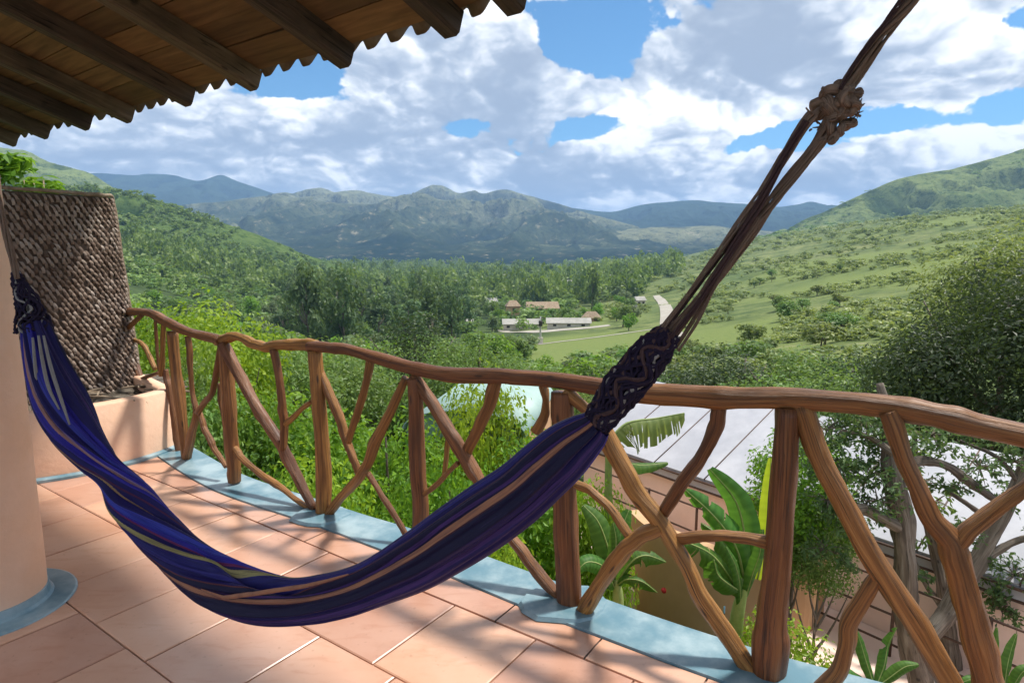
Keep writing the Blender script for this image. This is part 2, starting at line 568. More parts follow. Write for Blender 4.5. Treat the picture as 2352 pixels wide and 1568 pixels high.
def mat_leaf(name, c_dark, c_mid, c_light, trans=0.38, tcol=None, rough=0.5):
    tcol = tcol or tuple(min(1, x * k) for x, k in zip(c_light, (1.5, 1.5, 0.7)))
    m = bpy.data.materials.new(name)
    m.use_nodes = True
    nt = NT(m.node_tree)
    bs = nt.n['Principled BSDF']
    t = nt.add('ShaderNodeAttribute', attribute_name='tint').outputs['Fac']
    rnd = nt.add('ShaderNodeObjectInfo').outputs['Random']
    c = nt.ramp(t, [(0.0, c_dark), (0.5, c_mid), (1.0, c_light)])
    c = nt.add('ShaderNodeHueSaturation', {'Color': c, 'Hue': nt.math('MULTIPLY_ADD', rnd, 0.03, 0.485), 'Value': nt.math('MULTIPLY_ADD', rnd, 0.35, 0.82)}).outputs[0]
    setin(nt, bs, Base_Color=c, Roughness=rough, Specular_IOR_Level=0.35)
    tr = nt.add('ShaderNodeBsdfTranslucent')
    nt.l.new(nt.mix(0.55, c, tcol), tr.inputs[0])
    mx = nt.add('ShaderNodeMixShader', {0: trans})
    nt.l.new(bs.outputs[0], mx.inputs[1])
    nt.l.new(tr.outputs[0], mx.inputs[2])
    nt.l.new(mx.outputs[0], nt.n['Material Output'].inputs['Surface'])
    return m


L_BRIGHT = mat_leaf('bright_leaf', (0.0504, 0.1232, 0.01344), (0.1232, 0.2576, 0.0224), (0.2464, 0.4032, 0.0448), 0.42)
L_LIME = mat_leaf('lime_leaf', (0.099, 0.187, 0.0132), (0.198, 0.319, 0.022), (0.33, 0.44, 0.044), 0.42)
L_MID = mat_leaf('mid_leaf', (0.0549, 0.1098, 0.02196), (0.122, 0.2196, 0.04636), (0.244, 0.3416, 0.0976), 0.36)
L_DARK = mat_leaf('dark_leaf', (0.0338, 0.0715, 0.0234), (0.0806, 0.143, 0.0468), (0.169, 0.234, 0.091), 0.33)
L_DEEP = mat_leaf('deep_green_leaf', (0.018, 0.0396, 0.0144), (0.0408, 0.078, 0.024), (0.102, 0.15, 0.0504), 0.28)
L_OLIVE = mat_leaf('olive_leaf', (0.0885, 0.1357, 0.0354), (0.177, 0.2419, 0.0708), (0.3186, 0.3658, 0.1298), 0.36)
L_GREY = mat_leaf('grey_green_leaf', (0.05625, 0.09375, 0.0375), (0.125, 0.1812, 0.075), (0.25, 0.3, 0.1375), 0.33)
L_BANANA = mat_leaf('banana_leaf', (0.03, 0.09, 0.015), (0.06, 0.16, 0.025), (0.12, 0.24, 0.04), 0.4, rough=0.55)
L_YOUNG = mat_leaf('young_banana_leaf', (0.30, 0.42, 0.02), (0.42, 0.55, 0.03), (0.5, 0.6, 0.05), 0.5, rough=0.4)

# ------------------------------------------------------------------ terrain
# columns: azimuth (photo x) ; rows: depth ; heights in metres over the terrace floor
T_PX = [-500, 0, 300, 450, 660, 900, 1200, 1400, 1600, 1800, 2100, 2352, 2900]
T_R = [1, 5, 15, 30, 60, 120, 220, 350, 600, 1000, 1600, 3000, 6000]
T_Z = np.array([
    # r: 1     5     15    30    60    120   220   350   600   1000  1600  3000  6000
    [-3.2, -3.4, -4.5, -6.5, -9, -10, -5, 10, 45, 110, 160, 150, 60],
    [-3.2, -3.4, -4.5, -7, -10, -13, -11, 0, 28, 80, 120, 100, 20],
    [-3.2, -3.4, -4.6, -7.5, -11, -17, -20, -12, 8, 30, 20, -20, -35],
    [-3.2, -3.4, -4.7, -7.5, -12, -19, -26, -24, -14, 0, -20, -35, -38],
    [-3.2, -3.4, -4.8, -8, -13.5, -23, -30, -33, -36, -38, -40, -42, -40],
    [-3.2, -3.5, -5.0, -8.5, -14, -24, -32, -37, -42, -45, -46, -46, -42],
    [-3.2, -3.6, -5.2, -8.5, -14, -23, -30, -36, -42, -45, -46, -46, -42],
    [-3.2, -3.6, -5.2, -8.5, -13.5, -21, -28, -32, -35, -40, -44, -46, -42],
    [-3.2, -3.6, -5.2, -8.5, -12.5, -19, -23.5, -24, -20, -8, -15, -30, -38],
    [-3.2, -3.6, -5.2, -8, -11.5, -16, -17.5, -15, -4, 22, 52, 40, 0],
    [-3.2, -3.6, -5.0, -7.5, -10, -12, -9, 0, 22, 52, 80, 80, 30],
    [-3.2, -3.6, -4.8, -6.5, -8, -7, 0, 12, 38, 66, 95, 95, 60],
    [-3.2, -3.6, -4.6, -6, -6, -2, 8, 25, 55, 90, 130, 130, 90]], float)
NA, NR = 260, 220
_A = np.linspace(T_PX[0], T_PX[-1], NA)
_LR = np.linspace(0, math.log(6000), NR)


def _dense():
    tmp = np.array([np.interp(_LR, np.log(T_R), row) for row in T_Z])
    d = np.array([np.interp(_A, T_PX, tmp[:, j]) for j in range(NR)]).T
    for _ in range(3):
        for ax, w in ((0, 7), (1, 9)):
            k = np.ones(w) / w
            d = np.apply_along_axis(lambda r: np.convolve(np.pad(r, w // 2, mode='edge'), k, 'valid'), ax, d)
    return d


DENSE = _dense()


def ground(x, y):
    """terrain height"""
    x = np.asarray(x, float)
    y = np.asarray(y, float)
    Y = np.maximum(y, 0.35 * np.hypot(x, y))
    px = np.clip(1176 + F * 0.985 * x / np.maximum(Y, 1e-3), T_PX[0], T_PX[-1] - 1e-3)
    lr = np.clip(np.log(np.maximum(Y, 1.0)), 0, _LR[-1] - 1e-6)
    a = (px - T_PX[0]) / (_A[1] - _A[0])
    b = lr / (_LR[1] - _LR[0])
    i = np.clip(a.astype(int), 0, NA - 2)
    j = np.clip(b.astype(int), 0, NR - 2)
    fa, fb = a - i, b - j
    z = (DENSE[i, j] * (1 - fa) + DENSE[i + 1, j] * fa) * (1 - fb) + (DENSE[i, j + 1] * (1 - fa) + DENSE[i + 1, j + 1] * fa) * fb
    r = np.hypot(x, y)
    amp = np.clip((r - 12) / 200, 0, 1) * np.clip(r * 0.010, 0, 9)
    z = z + amp * (fbm(x / 90, y / 90, 3, 4) - 0.5) * 2
    back = np.clip((-y) / 60, 0, 1)
    return z * (1 - back) + back * (-6)


def at_ground(px, py, dmin=4.0, dmax=5000.0):
    d = ray(px, py)
    d = d / d[1]
    t = np.exp(np.linspace(math.log(dmin), math.log(dmax), 1500))
    P = np.array([0, 0, H])[None] + t[:, None] * d[None]
    below = np.nonzero(P[:, 2] < ground(P[:, 0], P[:, 1]))[0]
    k = below[0] if len(below) else len(t) - 1
    p = P[k]
    return np.array([p[0], p[1], float(ground(p[0], p[1]))])


def mat_ground():
    def f(nt, bs):
        p = nt.add('ShaderNodeNewGeometry').outputs['Position']
        big = nt.noise(p, 0.006, 6, 0.6)
        mid = nt.noise(p, 0.05, 5, 0.62)
        fine = nt.noise(p, 0.9, 5, 0.65)
        lawn = nt.add('ShaderNodeAttribute', attribute_name='lawn').outputs['Fac']
        wood = nt.add('ShaderNodeAttribute', attribute_name='wood').outputs['Fac']
        c = nt.ramp(mid, [(0.3, (0.06, 0.095, 0.03)), (0.5, (0.14, 0.18, 0.058)), (0.7, (0.25, 0.27, 0.10))])
        c = nt.mix(nt.smooth(big, 0.5, 0.66, 0, 0.5), c, (0.30, 0.30, 0.13))
        c = nt.mix(nt.smooth(big, 0.5, 0.34, 0, 0.7), c, (0.10, 0.15, 0.05))
        sp = nt.noise(p, 0.11, 6, 0.7)
        sp2 = nt.noise(p, 0.33, 4, 0.65)
        c = nt.mix(nt.smooth(sp, 0.50, 0.60, 0, 0.8), c, (0.045, 0.08, 0.024))
        c = nt.mix(nt.smooth(sp2, 0.56, 0.64, 0, 0.6), c, (0.06, 0.10, 0.03))
        c = nt.mix(nt.smooth(sp, 0.40, 0.30, 0, 0.6), c, (0.34, 0.32, 0.17))
        c = nt.mix(wood, c, nt.ramp(mid, [(0.35, (0.02, 0.04, 0.014)), (0.65, (0.06, 0.10, 0.03))]))
        c = nt.mix(lawn, c, nt.ramp(fine, [(0.3, (0.12, 0.17, 0.045)), (0.7, (0.22, 0.26, 0.08))]))
        c = nt.mix(nt.math('MULTIPLY', fine, 0.5), c, (0.07, 0.09, 0.03))
        setin(nt, bs, Base_Color=c, Roughness=0.95, Specular_IOR_Level=0.1)
        bump(nt, bs, fine, 0.5, 0.25)
    return principled('hillside_ground', f)


M_GROUND = mat_ground()


def build_terrain():
    na, nr = 430, 165
    fr = np.linspace(-1.05, 1.05, int(na * 0.72))
    bk = np.linspace(1.05, 2 * np.pi - 1.05, na - len(fr) + 1)[1:-1]
    an = np.concatenate([fr, bk])
    R = np.exp(np.linspace(math.log(1.2), math.log(9000), nr))
    X = np.sin(an)[:, None] * R[None]
    Y = np.cos(an)[:, None] * R[None]
    Z = ground(X, Y)
    n = len(an)
    V = np.stack([X, Y, Z], -1).reshape(-1, 3)
    i = np.arange(n)[:, None]
    i2 = (i + 1) % n
    j = np.arange(nr - 1)[None]
    fq = np.stack([i * nr + j, i * nr + j + 1, i2 * nr + j + 1, i2 * nr + j], -1).reshape(-1, 4)
    hub = np.arange(n)
    V = np.vstack([V, [0, 0, -3.2]])
    ft = np.stack([(hub + 1) % n * nr, np.full(n, n * nr), hub * nr], -1)
    # lawns and woods as masks laid out in the valley
    lawn = np.zeros(len(V))
    for px, py, rx in [(1710, 770, 40), (1600, 790, 30), (1350, 790, 45), (1450, 800, 45), (1300, 740, 40), (2100, 620, 60), (1960, 600, 70), (2150, 510, 80), (1620, 850, 16)]:
        c = at_ground(px, py)
        dd = np.hypot(V[:, 0] - c[0], V[:, 1] - c[1]) / rx + 0.6 * (fbm(V[:, 0] / rx * 3, V[:, 1] / rx * 3, 8, 3) - 0.5)
        lawn = np.maximum(lawn, np.clip((1.0 - dd) * 3, 0, 1))
    ax = np.where(V[:, 1] > 1, V[:, 0] / np.maximum(V[:, 1], 1), -2 + 0 * V[:, 0])
    wood = np.clip((0.16 - ax) / 0.12, 0, 1)
    r = np.hypot(V[:, 0], V[:, 1])
    wood = np.maximum(wood * 0.95, np.clip((60 - r) / 30, 0, 1) * 0.9)
    o = link('terrain', mesh_np('terrain', V, [fq, ft], M_GROUND, True, {'lawn': lawn, 'wood': wood}))
    tag(o, 'green valley floor with hillside fields and grass slopes', None, None, 'structure')


build_terrain()


def mat_hill(name, c_low, c_mid, c_high, c_bare, sc=0.004, spots=0.3):
    def f(nt, bs):
        p = nt.add('ShaderNodeNewGeometry').outputs['Position']
        n1 = nt.noise(p, sc, 7, 0.62)
        n2 = nt.noise(p, sc * 7, 6, 0.7)
        t = nt.add('ShaderNodeAttribute', attribute_name='rise').outputs['Fac']
        c = nt.ramp(nt.math('MULTIPLY_ADD', n1, 0.7, nt.math('MULTIPLY_ADD', t, 0.7, -0.15)), [(0.2, c_low), (0.45, c_mid), (0.7, c_high)])
        c = nt.mix(nt.smooth(n2, 0.56, 0.72, 0, spots), c, c_bare)
        c = nt.mix(nt.smooth(n2, 0.5, 0.34, 0, 0.75), c, c_low)
        n3 = nt.noise(p, sc * 22, 4, 0.7)
        c = nt.mix(nt.smooth(n3, 0.52, 0.62, 0, 0.7), c, c_low)
        gul = nt.add('ShaderNodeAttribute', attribute_name='gully').outputs['Fac']
        c = nt.mix(nt.math('MULTIPLY', gul, 0.85), c, c_low)
        setin(nt, bs, Base_Color=c, Roughness=1.0, Specular_IOR_Level=0.0)
        bump(nt, bs, n2, 0.8, 0.04 / sc)
    return principled(name, f)


def build_hill(name, crest, D, front, back, base, seed, mat, label, power=1.25, rough=0.35, jag=0.02, n=320, m=84, freq=None, spur=0.7):
    """a ridge whose crest follows the given sky line at depth D; returns a height function"""
    cr = np.array(crest, float)
    xs = np.array([at_depth(px, py, D)[0] for px, py in crest])
    zs = np.array([at_depth(px, py, D)[2] for px, py in crest])
    x = np.linspace(xs[0], xs[-1], n)
    dn = catmull(np.column_stack([xs, zs]), n * 2)
    o = np.argsort(dn[:, 0])
    top = np.interp(x, dn[o, 0], dn[o, 1])
    span = xs[-1] - xs[0]
    f0 = freq or 14.0 / span
    top = top + (top - base) * jag * (fbm(x * f0 * 2.2, x * 0, seed + 40, 5, 0.6) - 0.5) * 2
    t = np.concatenate([-np.linspace(1, 0, m, endpoint=False) ** 1.15, np.linspace(0, 1, m // 4)])
    Yd = np.where(t < 0, D + t * front, D + t * back)
    X, T = np.meshgrid(x, t, indexing='ij')
    Y = np.repeat(Yd[None], n, 0)
    W = fbm(X * f0 * 0.5, Y * f0 * 0.5, seed + 9, 3)
    rg = fbm(X * f0 + 0.9 * W, Y * f0 * spur + 0.9 * W, seed, 6, 0.52, True)
    at = np.abs(T)
    prof = (1 - at) ** power
    k = np.clip(at / 0.12, 0, 1) * np.clip((1 - at) / 0.25, 0, 1)
    z = base + (top[:, None] - base) * np.clip(prof * (1 + rough * k * (rg - 0.62) * 2.2), 0, 1.0 - 0.75 * at)
    z = z - np.where(at > 0.985, 25, 0)
    V = np.stack([X, Y, z], -1).reshape(-1, 3)
    mm = len(t)
    i = np.arange(n - 1)[:, None] * mm
    j = np.arange(mm - 1)[None]
    fq = np.stack([i + j, i + mm + j, i + mm + j + 1, i + j + 1], -1).reshape(-1, 4)
    ob = link(name, mesh_np(name, V, fq, mat, True, {'rise': prof.ravel(), 'gully': np.clip((0.6 - rg) * 4, 0, 1).ravel()}))
    tag(ob, label, None, None, 'structure')

    def hz(qx, qy):
        fi = np.clip((np.asarray(qx) - x[0]) / (x[1] - x[0]), 0, n - 2)
        jj = np.clip(np.searchsorted(Yd, qy) - 1, 0, mm - 2)
        ii = fi.astype(int)
        fx = fi - ii
        fy = (np.asarray(qy) - Yd[jj]) / (Yd[jj + 1] - Yd[jj])
        return (z[ii, jj] * (1 - fx) + z[ii + 1, jj] * fx) * (1 - fy) + (z[ii, jj + 1] * (1 - fx) + z[ii + 1, jj + 1] * fx) * fy
    return hz, (x[0], x[-1]), (D - front, D)


MH_FAR = mat_hill('far_mountain', (0.015, 0.03, 0.025), (0.025, 0.045, 0.032), (0.04, 0.065, 0.045), (0.06, 0.08, 0.055), 0.0014, 0.2)
MH_MID = mat_hill('mid_mountain', (0.010, 0.024, 0.018), (0.062, 0.08, 0.045), (0.19, 0.20, 0.115), (0.42, 0.36, 0.25), 0.0030, 0.65)
MH_NEAR = mat_hill('green_hill', (0.035, 0.065, 0.022), (0.095, 0.14, 0.045), (0.17, 0.21, 0.075), (0.27, 0.27, 0.13), 0.006, 0.4)
MH_WOOD = mat_hill('wooded_hill', (0.02, 0.045, 0.012), (0.045, 0.085, 0.022), (0.09, 0.135, 0.038), (0.18, 0.20, 0.08), 0.01, 0.3)

build_hill('mountain', [(-200, 420), (0, 408), (120, 398), (210, 397), (300, 402), (350, 399), (400, 403), (450, 415), (480, 410), (508, 402), (540, 415), (580, 428), (640, 448), (720, 470), (820, 500), (950, 540)],
           5700, 2000, 1300, -60, 21, MH_FAR, 'smooth blue mountain far off at the left of the skyline', 0.9, 0.22, 0.008, spur=0.5)
build_hill('mountain', [(1200, 500), (1300, 478), (1400, 487), (1480, 470), (1590, 460), (1640, 464), (1700, 468), (1780, 475), (1830, 470), (1860, 463), (1890, 468), (1940, 480), (2050, 470), (2300, 480)],
           5400, 2300, 1300, -50, 33, MH_FAR, 'low blue mountain range behind the hammock cord', 1.0, 0.3, 0.01, spur=0.6)
build_hill('mountain', [(380, 570), (450, 540), (520, 497), (570, 470), (620, 452), (680, 446), (735, 433), (775, 443), (815, 435), (850, 444), (900, 452), (945, 446), (975, 432), (1000, 426), (1030, 433), (1055, 441), (1090, 438), (1110, 446), (1160, 436), (1200, 445),
                        (1235, 455), (1300, 474), (1360, 495), (1430, 520), (1560, 560)],
           4600, 2700, 1200, -48, 5, MH_MID, 'rugged green and brown mountain range in the middle of the skyline', 1.2, 0.85, 0.03, n=500, m=125, freq=0.0025)
build_hill('foothill', [(440, 590), (520, 548), (570, 520), (620, 497), (680, 487), (740, 494), (800, 520), (860, 512), (920, 530), (1000, 548), (1080, 530), (1150, 515), (1240, 525), (1330, 540), (1420, 530), (1520, 522), (1640, 520), (1760, 530), (1860, 520), (2000, 515)],
           3300, 1400, 900, -46, 51, MH_MID, 'dark wooded foothills in front of the mountain range', 1.3, 0.5, 0.05, n=400, m=90, freq=0.004)
build_hill('hill', [(-420, 300), (-150, 318), (0, 340), (60, 346), (110, 370), (160, 384), (210, 398), (250, 425), (330, 462), (430, 500), (540, 545)],
           1900, 900, 700, -30, 61, MH_NEAR, 'grassy hill at the far left just under the eave', 1.0, 0.3, 0.02, freq=0.008)
HL, HLX, HLY = build_hill('hill', [(-400, 400), (-100, 415), (120, 425), (250, 436), (330, 450), (400, 474), (460, 495), (520, 515), (580, 534), (630, 555), (668, 574), (720, 600), (800, 640), (900, 690)],
                          850, 560, 300, -36, 71, MH_WOOD, 'bushy green hill at the left sloping down into the valley', 1.0, 0.25, 0.02, freq=0.014)
HR, HRX, HRY = build_hill('hill', [(1560, 650), (1700, 590), (1780, 545), (1850, 503), (1890, 488), (1950, 460), (2000, 437), (2050, 416), (2120, 398), (2200, 386), (2270, 368), (2352, 341), (2500, 290), (2700, 240), (3000, 200)],
                          1700, 700, 600, -40, 81, MH_NEAR, 'broad green hill rising at the right of the skyline', 0.95, 0.35, 0.012, n=400, freq=0.008)

# ------------------------------------------------------------------ haze
hb = MB()
hb.box((0, 4000, 300), (24000, 16000, 920))
hz = hb.build('haze', None)
M_HAZE = bpy.data.materials.new('haze_air')
M_HAZE.use_nodes = True
_n = NT(M_HAZE.node_tree)
for q in list(_n.n):
    _n.n.remove(q)
_v = _n.add('ShaderNodeVolumePrincipled', {'Color': (0.36, 0.61, 1.0, 1), 'Density': 0.000125, 'Anisotropy': 0.0})
_o = _n.add('ShaderNodeOutputMaterial')
_n.l.new(_v.outputs[0], _o.inputs['Volume'])
hz.data.materials.append(M_HAZE)
hz['kind'] = 'stuff'
hz['label'] = 'thin blue haze lying over the valley'

# ------------------------------------------------------------------ foliage makers
def leaf_quads(P, N, size, r, aspect=0.5):
    """one folded pair-of-triangles leaf per point, facing roughly along N"""
    n = len(P)
    N = N / (np.linalg.norm(N, axis=1)[:, None] + 1e-9)
    a = r.normal(size=(n, 3))
    U = np.cross(N, a)
    U /= np.linalg.norm(U, axis=1)[:, None] + 1e-9
    W = np.cross(N, U)
    s = (size * r.uniform(0.6, 1.35, n))[:, None]
    v = np.stack([P - U * s * 0.5, P + W * s * aspect * 0.5 + N * s * 0.08, P + U * s * 0.5 - N * s * 0.06, P - W * s * aspect * 0.5 + N * s * 0.08], 1)
    f = np.arange(n * 4).reshape(n, 4)
    return v.reshape(-1, 3), f


def crown(seed, n, size, shape='round', clumps=18, aspect=0.5, fill=0.35):
    """unit crown (about -1..1 wide, 0..2 high) of leaves on clumps"""
    r = np.random.default_rng(seed)
    C, R = [], []
    for k in range(clumps):
        for _ in range(50):
            p = r.uniform(-1, 1, 3)
            if np.dot(p, p) <= 1:
                break
        if shape == 'tall':
            w = 0.55 + 0.35 * math.sin((p[2] * 0.5 + 0.5) * math.pi)
            p = p * np.array([w, w, 1.0])
            rad = r.uniform(0.2, 0.36)
        elif shape == 'cone':
            hgt = p[2] * 0.5 + 0.5
            w = 1.05 - 0.85 * hgt
            p = p * np.array([w, w, 1.0])
            rad = 0.16 + 0.26 * (1 - hgt)
        elif shape == 'flat':
            p = p * np.array([0.85, 0.85, 0.6])
            rad = r.uniform(0.25, 0.4)
        else:
            p = p * 0.72
            rad = r.uniform(0.25, 0.45)
        C.append(p)
        R.append(rad)
    C, R = np.array(C), np.array(R)
    w = R ** 2
    k = r.choice(len(C), n, p=w / w.sum())
    dirs = r.normal(size=(n, 3))
    dirs /= np.linalg.norm(dirs, axis=1)[:, None]
    rr = R[k] * (1 - fill * r.random(n) ** 2) * r.uniform(0.85, 1.18, n)
    P = C[k] + dirs * rr[:, None] * np.array([1, 1, 0.8])
    N = dirs * 0.95 + np.array([0, 0, 0.45]) + r.normal(size=(n, 3)) * 0.42
    v, f = leaf_quads(P, N, size, r, aspect)
    ct = r.uniform(-0.18, 0.18, len(C))
    tint = np.clip(0.45 + ct[k] + r.normal(0, 0.2, n), 0, 1)
    return v + np.array([0, 0, 1.0]), f, np.repeat(tint, 4)


def crown_mesh(name, mat, *a, **k):
    v, f, t = crown(*a, **k)
    return mesh_np(name, v, f, mat, False, {'tint': t})


def trunk_mesh(name, seed, mat, spread=0.5, limbs=5, r0=0.07, h0=0.55):
    """unit trunk from z=0 to about 1.4 with limbs reaching into the crown"""
    r = np.random.default_rng(seed)
    b = MB()
    lean = r.uniform(-0.12, 0.12, 2)
    mid = np.array([lean[0], lean[1], h0])
    b.tube([[0, 0, -0.15], [lean[0] * 0.3, lean[1] * 0.3, h0 * 0.5], mid, [lean[0] * 1.5, lean[1] * 1.5, 1.3]], [r0, r0 * 0.8, r0 * 0.62, r0 * 0.18], n=9, seg=7, rough=0.12, seed=seed)
    for i in range(limbs):
        a = r.uniform(0, 6.28)
        z = h0 * r.uniform(0.7, 1.5)
        s = np.array([lean[0] * z / h0, lean[1] * z / h0, z])
        e = s + np.array([math.cos(a) * spread, math.sin(a) * spread, r.uniform(0.25, 0.6)])
        b.tube([s, s * 0.5 + e * 0.5 + np.array([0, 0, -0.06]), e], [r0 * 0.45, r0 * 0.3, r0 * 0.1], n=6, seg=5)
    return b.mesh(name, mat, True)


def plant_tree(name, label, cat, loc, width, height, crown_me, trunk_me, crown_z=0.25, group=None, rz=None, parts=('crown', 'trunk'), rnd=random):
    """tree of given crown width and total height standing at loc"""
    t = empty(name, loc, label, cat, group)
    t.rotation_euler.z = rnd.uniform(0, 6.28) if rz is None else rz
    c = link(parts[0], crown_me, t, (0, 0, height * crown_z))
    c.scale = (width / 2, width / 2, height * (1 - crown_z) / 2)
    if trunk_me:
        k = link(parts[1], trunk_me, t)
        k.scale = (width / 2, width / 2, height * 0.62)
    return t


# ------------------------------------------------------------------ valley, hills: trees
def tree_spot(px, py_base=None, d=None):
    a = ray(px, 600)
    x = a[0] / a[1] * d
    return np.array([x, d, float(ground(x, d))])


def unit_low(seed, mat_tint=0.5, n=90, size=0.42, shape='round'):
    v, f, t = crown(seed, n, size, shape, clumps=9, aspect=0.75, fill=0.2)
    return v, f, t


def scatter_stuff(name, label, pts, widths, heights, mat, n=80, size=0.42, shape='round', seed=0, tspread=0.3):
    r = np.random.default_rng(seed)
    protos = [crown(seed * 10 + k, n, size, shape, clumps=9, aspect=0.75, fill=0.2) for k in range(5)]
    VV, FF, TT = [], [], []
    off = 0
    for p, w, h in zip(pts, widths, heights):
        v, f, t = protos[r.integers(5)]
        a = r.uniform(0, 6.28)
        c, s = math.cos(a), math.sin(a)
        q = np.column_stack([(v[:, 0] * c - v[:, 1] * s) * w / 2, (v[:, 0] * s + v[:, 1] * c) * w / 2, (v[:, 2] - 0.15) * h / 2]) + p
        VV.append(q)
        FF.append(f + off)
        TT.append(np.clip(t + r.normal(0, tspread), 0, 1))
        off += len(v)
    o = link(name, mesh_np(name, np.vstack(VV), np.vstack(FF), mat, False, {'tint': np.concatenate(TT)}))
    tag(o, label, None, None, 'stuff')
    return o


def in_clear(px, d):
    """open ground: lawn, road, houses of the resort"""
    return (1040 < px < 1420 and 170 < d < 262) or (1215 < px < 1560 and 110 < d < 205) or (1490 < px < 1570 and 120 < d < 420) or (1560 < px < 1800 and 120 < d < 190)


def build_valley_trees():
    r = np.random.default_rng(3)
    kinds = {
        'tall_dark': [crown_mesh('crown', L_DARK, 100 + k, 900, 0.2, 'tall', 26, 0.6) for k in range(3)],
        'round_mid': [crown_mesh('crown', L_MID, 110 + k, 900, 0.2, 'round', 20, 0.6) for k in range(3)],
        'round_grey': [crown_mesh('crown', L_GREY, 120 + k, 900, 0.2, 'round', 22, 0.6) for k in range(3)],
        'fresh': [crown_mesh('crown', L_BRIGHT, 140 + k, 900, 0.2, 'round', 20, 0.6) for k in range(3)],
        'olive': [crown_mesh('crown', L_OLIVE, 130 + k, 700, 0.22, 'flat', 16, 0.6) for k in range(3)],
    }
    lab = {
        'tall_dark': ('tall dark tree standing in the valley forest', 'tall dark trees of the valley forest'),
        'round_mid': ('round green tree standing in the valley forest', 'round green trees of the valley'),
        'round_grey': ('grey green tree standing in the valley forest', 'grey green trees of the valley'),
        'fresh': ('fresh bright green tree standing in the valley forest', 'bright green trees of the valley'),
        'olive': ('pale olive tree dotted on the open right hand slope', 'pale olive trees of the right slope'),
    }
    trunks = [trunk_mesh('trunk', 200 + k, M_BARK) for k in range(3)]
    spots = []
    tries = 0
    while len(spots) < 285 and tries < 9000:
        tries += 1
        px = r.uniform(330, 1980)
        d = math.exp(r.uniform(math.log(45), math.log(520)))
        if in_clear(px, d):
            continue
        right = px > 1500
        if right and r.random() < 0.45:
            continue
        if px > 1620 and d < 70:
            continue
        p = tree_spot(px, d=d)
        if any((p[0] - q[0]) ** 2 + (p[1] - q[1]) ** 2 < (2.2 + 0.016 * d) ** 2 for q, *_ in spots):
            continue
        spots.append((p, px, d, right))
    for p, px, d, right in spots:
        if right:
            k = 'olive' if r.random() < 0.75 else 'round_mid'
            w = r.uniform(3.5, 7)
            h = w * r.uniform(0.6, 0.9)
        elif d > 150 and 640 < px < 1100 and r.random() < 0.75:
            k = 'tall_dark'
            w = r.uniform(8, 14)
            h = r.uniform(14, 25)
        else:
            k = ('round_mid', 'round_mid', 'round_mid', 'round_grey', 'round_grey', 'fresh')[r.integers(6)]
            w = r.uniform(6, 10) if d > 90 else r.uniform(4.5, 7)
            h = w * r.uniform(0.8, 1.15)
        if d < 110 and 860 < px < 1500:
            h = min(h, 5.0)
        t = plant_tree('valley_tree', lab[k][0], 'tree', p, w, h, kinds[k][r.integers(3)], trunks[r.integers(3)], 0.12, lab[k][1], r.uniform(0, 6.28))
    plant_tree('slender_tree', 'slender pale tall tree standing out of the forest beyond the thatched hall', 'tree', tree_spot(1362, d=330), 7, 27, kinds['tall_dark'][1], trunks[1], 0.12, None, 1.0)
    # the mass of the forest further out: nobody could count it
    pts, ws, hs = [], [], []
    for _ in range(3600):
        px = r.uniform(300, 1560)
        d = math.exp(r.uniform(math.log(430), math.log(3400)))
        if (px > 1480 and d < 600) or (1070 < px < 1300 and 1500 < d < 2700):
            continue
        p = tree_spot(px, d=d)
        w = r.uniform(9, 16) * (1 + d / 3000)
        pts.append(p)
        ws.append(w)
        hs.append(w * r.uniform(0.6, 1.9) if d < 1200 else w * r.uniform(0.5, 1.2))
    scatter_stuff('valley_forest', 'dark green forest covering the valley floor', pts, ws, hs, L_MID, 66, 0.38, 'round', 5, 0.5)
    # wooded left hill
    pts, ws, hs = [], [], []
    for _ in range(4600):
        x, y = r.uniform(HLX[0], HLX[1]), r.uniform(HLY[0] + 15, HLY[1])
        z = float(HL(np.array([x]), np.array([y]))[0])
        g = float(ground(x, y))
        if fbm(x / 70, y / 70, 4, 3) < 0.36:
            continue
        w = r.uniform(5, 13)
        pts.append((x, y, max(z, g)))
        ws.append(w)
        hs.append(w * r.uniform(0.6, 0.9))
    scatter_stuff('hill_woods', 'bushy woods covering the hill at the left', pts, ws, hs, L_MID, 46, 0.5, 'round', 6, 0.42)
    # understorey between the valley trees
    pts, ws, hs = [], [], []
    for _ in range(1100):
        px = r.uniform(200, 1330)
        d = math.exp(r.uniform(math.log(28), math.log(430)))
        if in_clear(px, d):
            continue
        p = tree_spot(px, d=d)
        w = r.uniform(3.2, 7.5) * (0.7 + d / 300)
        pts.append(p)
        ws.append(w)
        hs.append(w * 0.7)
    scatter_stuff('undergrowth', 'dense green undergrowth between the valley trees', pts, ws, hs, L_MID, 140, 0.29, 'round', 7, 0.4)
    # scrub over the right-hand slope and hill
    pts, ws, hs = [], [], []
    for _ in range(6500):
        px = r.uniform(1250, 2500)
        d = math.exp(r.uniform(math.log(60), math.log(1150)))
        if in_clear(px, d):
            continue
        p = tree_spot(px, d=d)
        if fbm(p[0] / 45, p[1] / 45, 14, 3) < 0.43:
            continue
        w = r.uniform(1.3, 4.4) * (0.7 + d / 330)
        pts.append(p)
        ws.append(w)
        hs.append(w * r.uniform(0.45, 0.7))
    scatter_stuff('hillside_scrub', 'olive green scrub dotted over the right slope', pts, ws, hs, L_OLIVE, 52, 0.46, 'flat', 8, 0.4)
    pts, ws, hs = [], [], []
    for _ in range(1300):
        x, y = r.uniform(HRX[0], HRX[1]), r.uniform(HRY[0] + 60, HRY[1])
        if fbm(x / 120, y / 160, 24, 4) < 0.5:
            continue
        z = float(HR(np.array([x]), np.array([y]))[0])
        w = r.uniform(8, 17)
        pts.append((x, y, max(z, float(ground(x, y)))))
        ws.append(w)
        hs.append(w * 0.5)
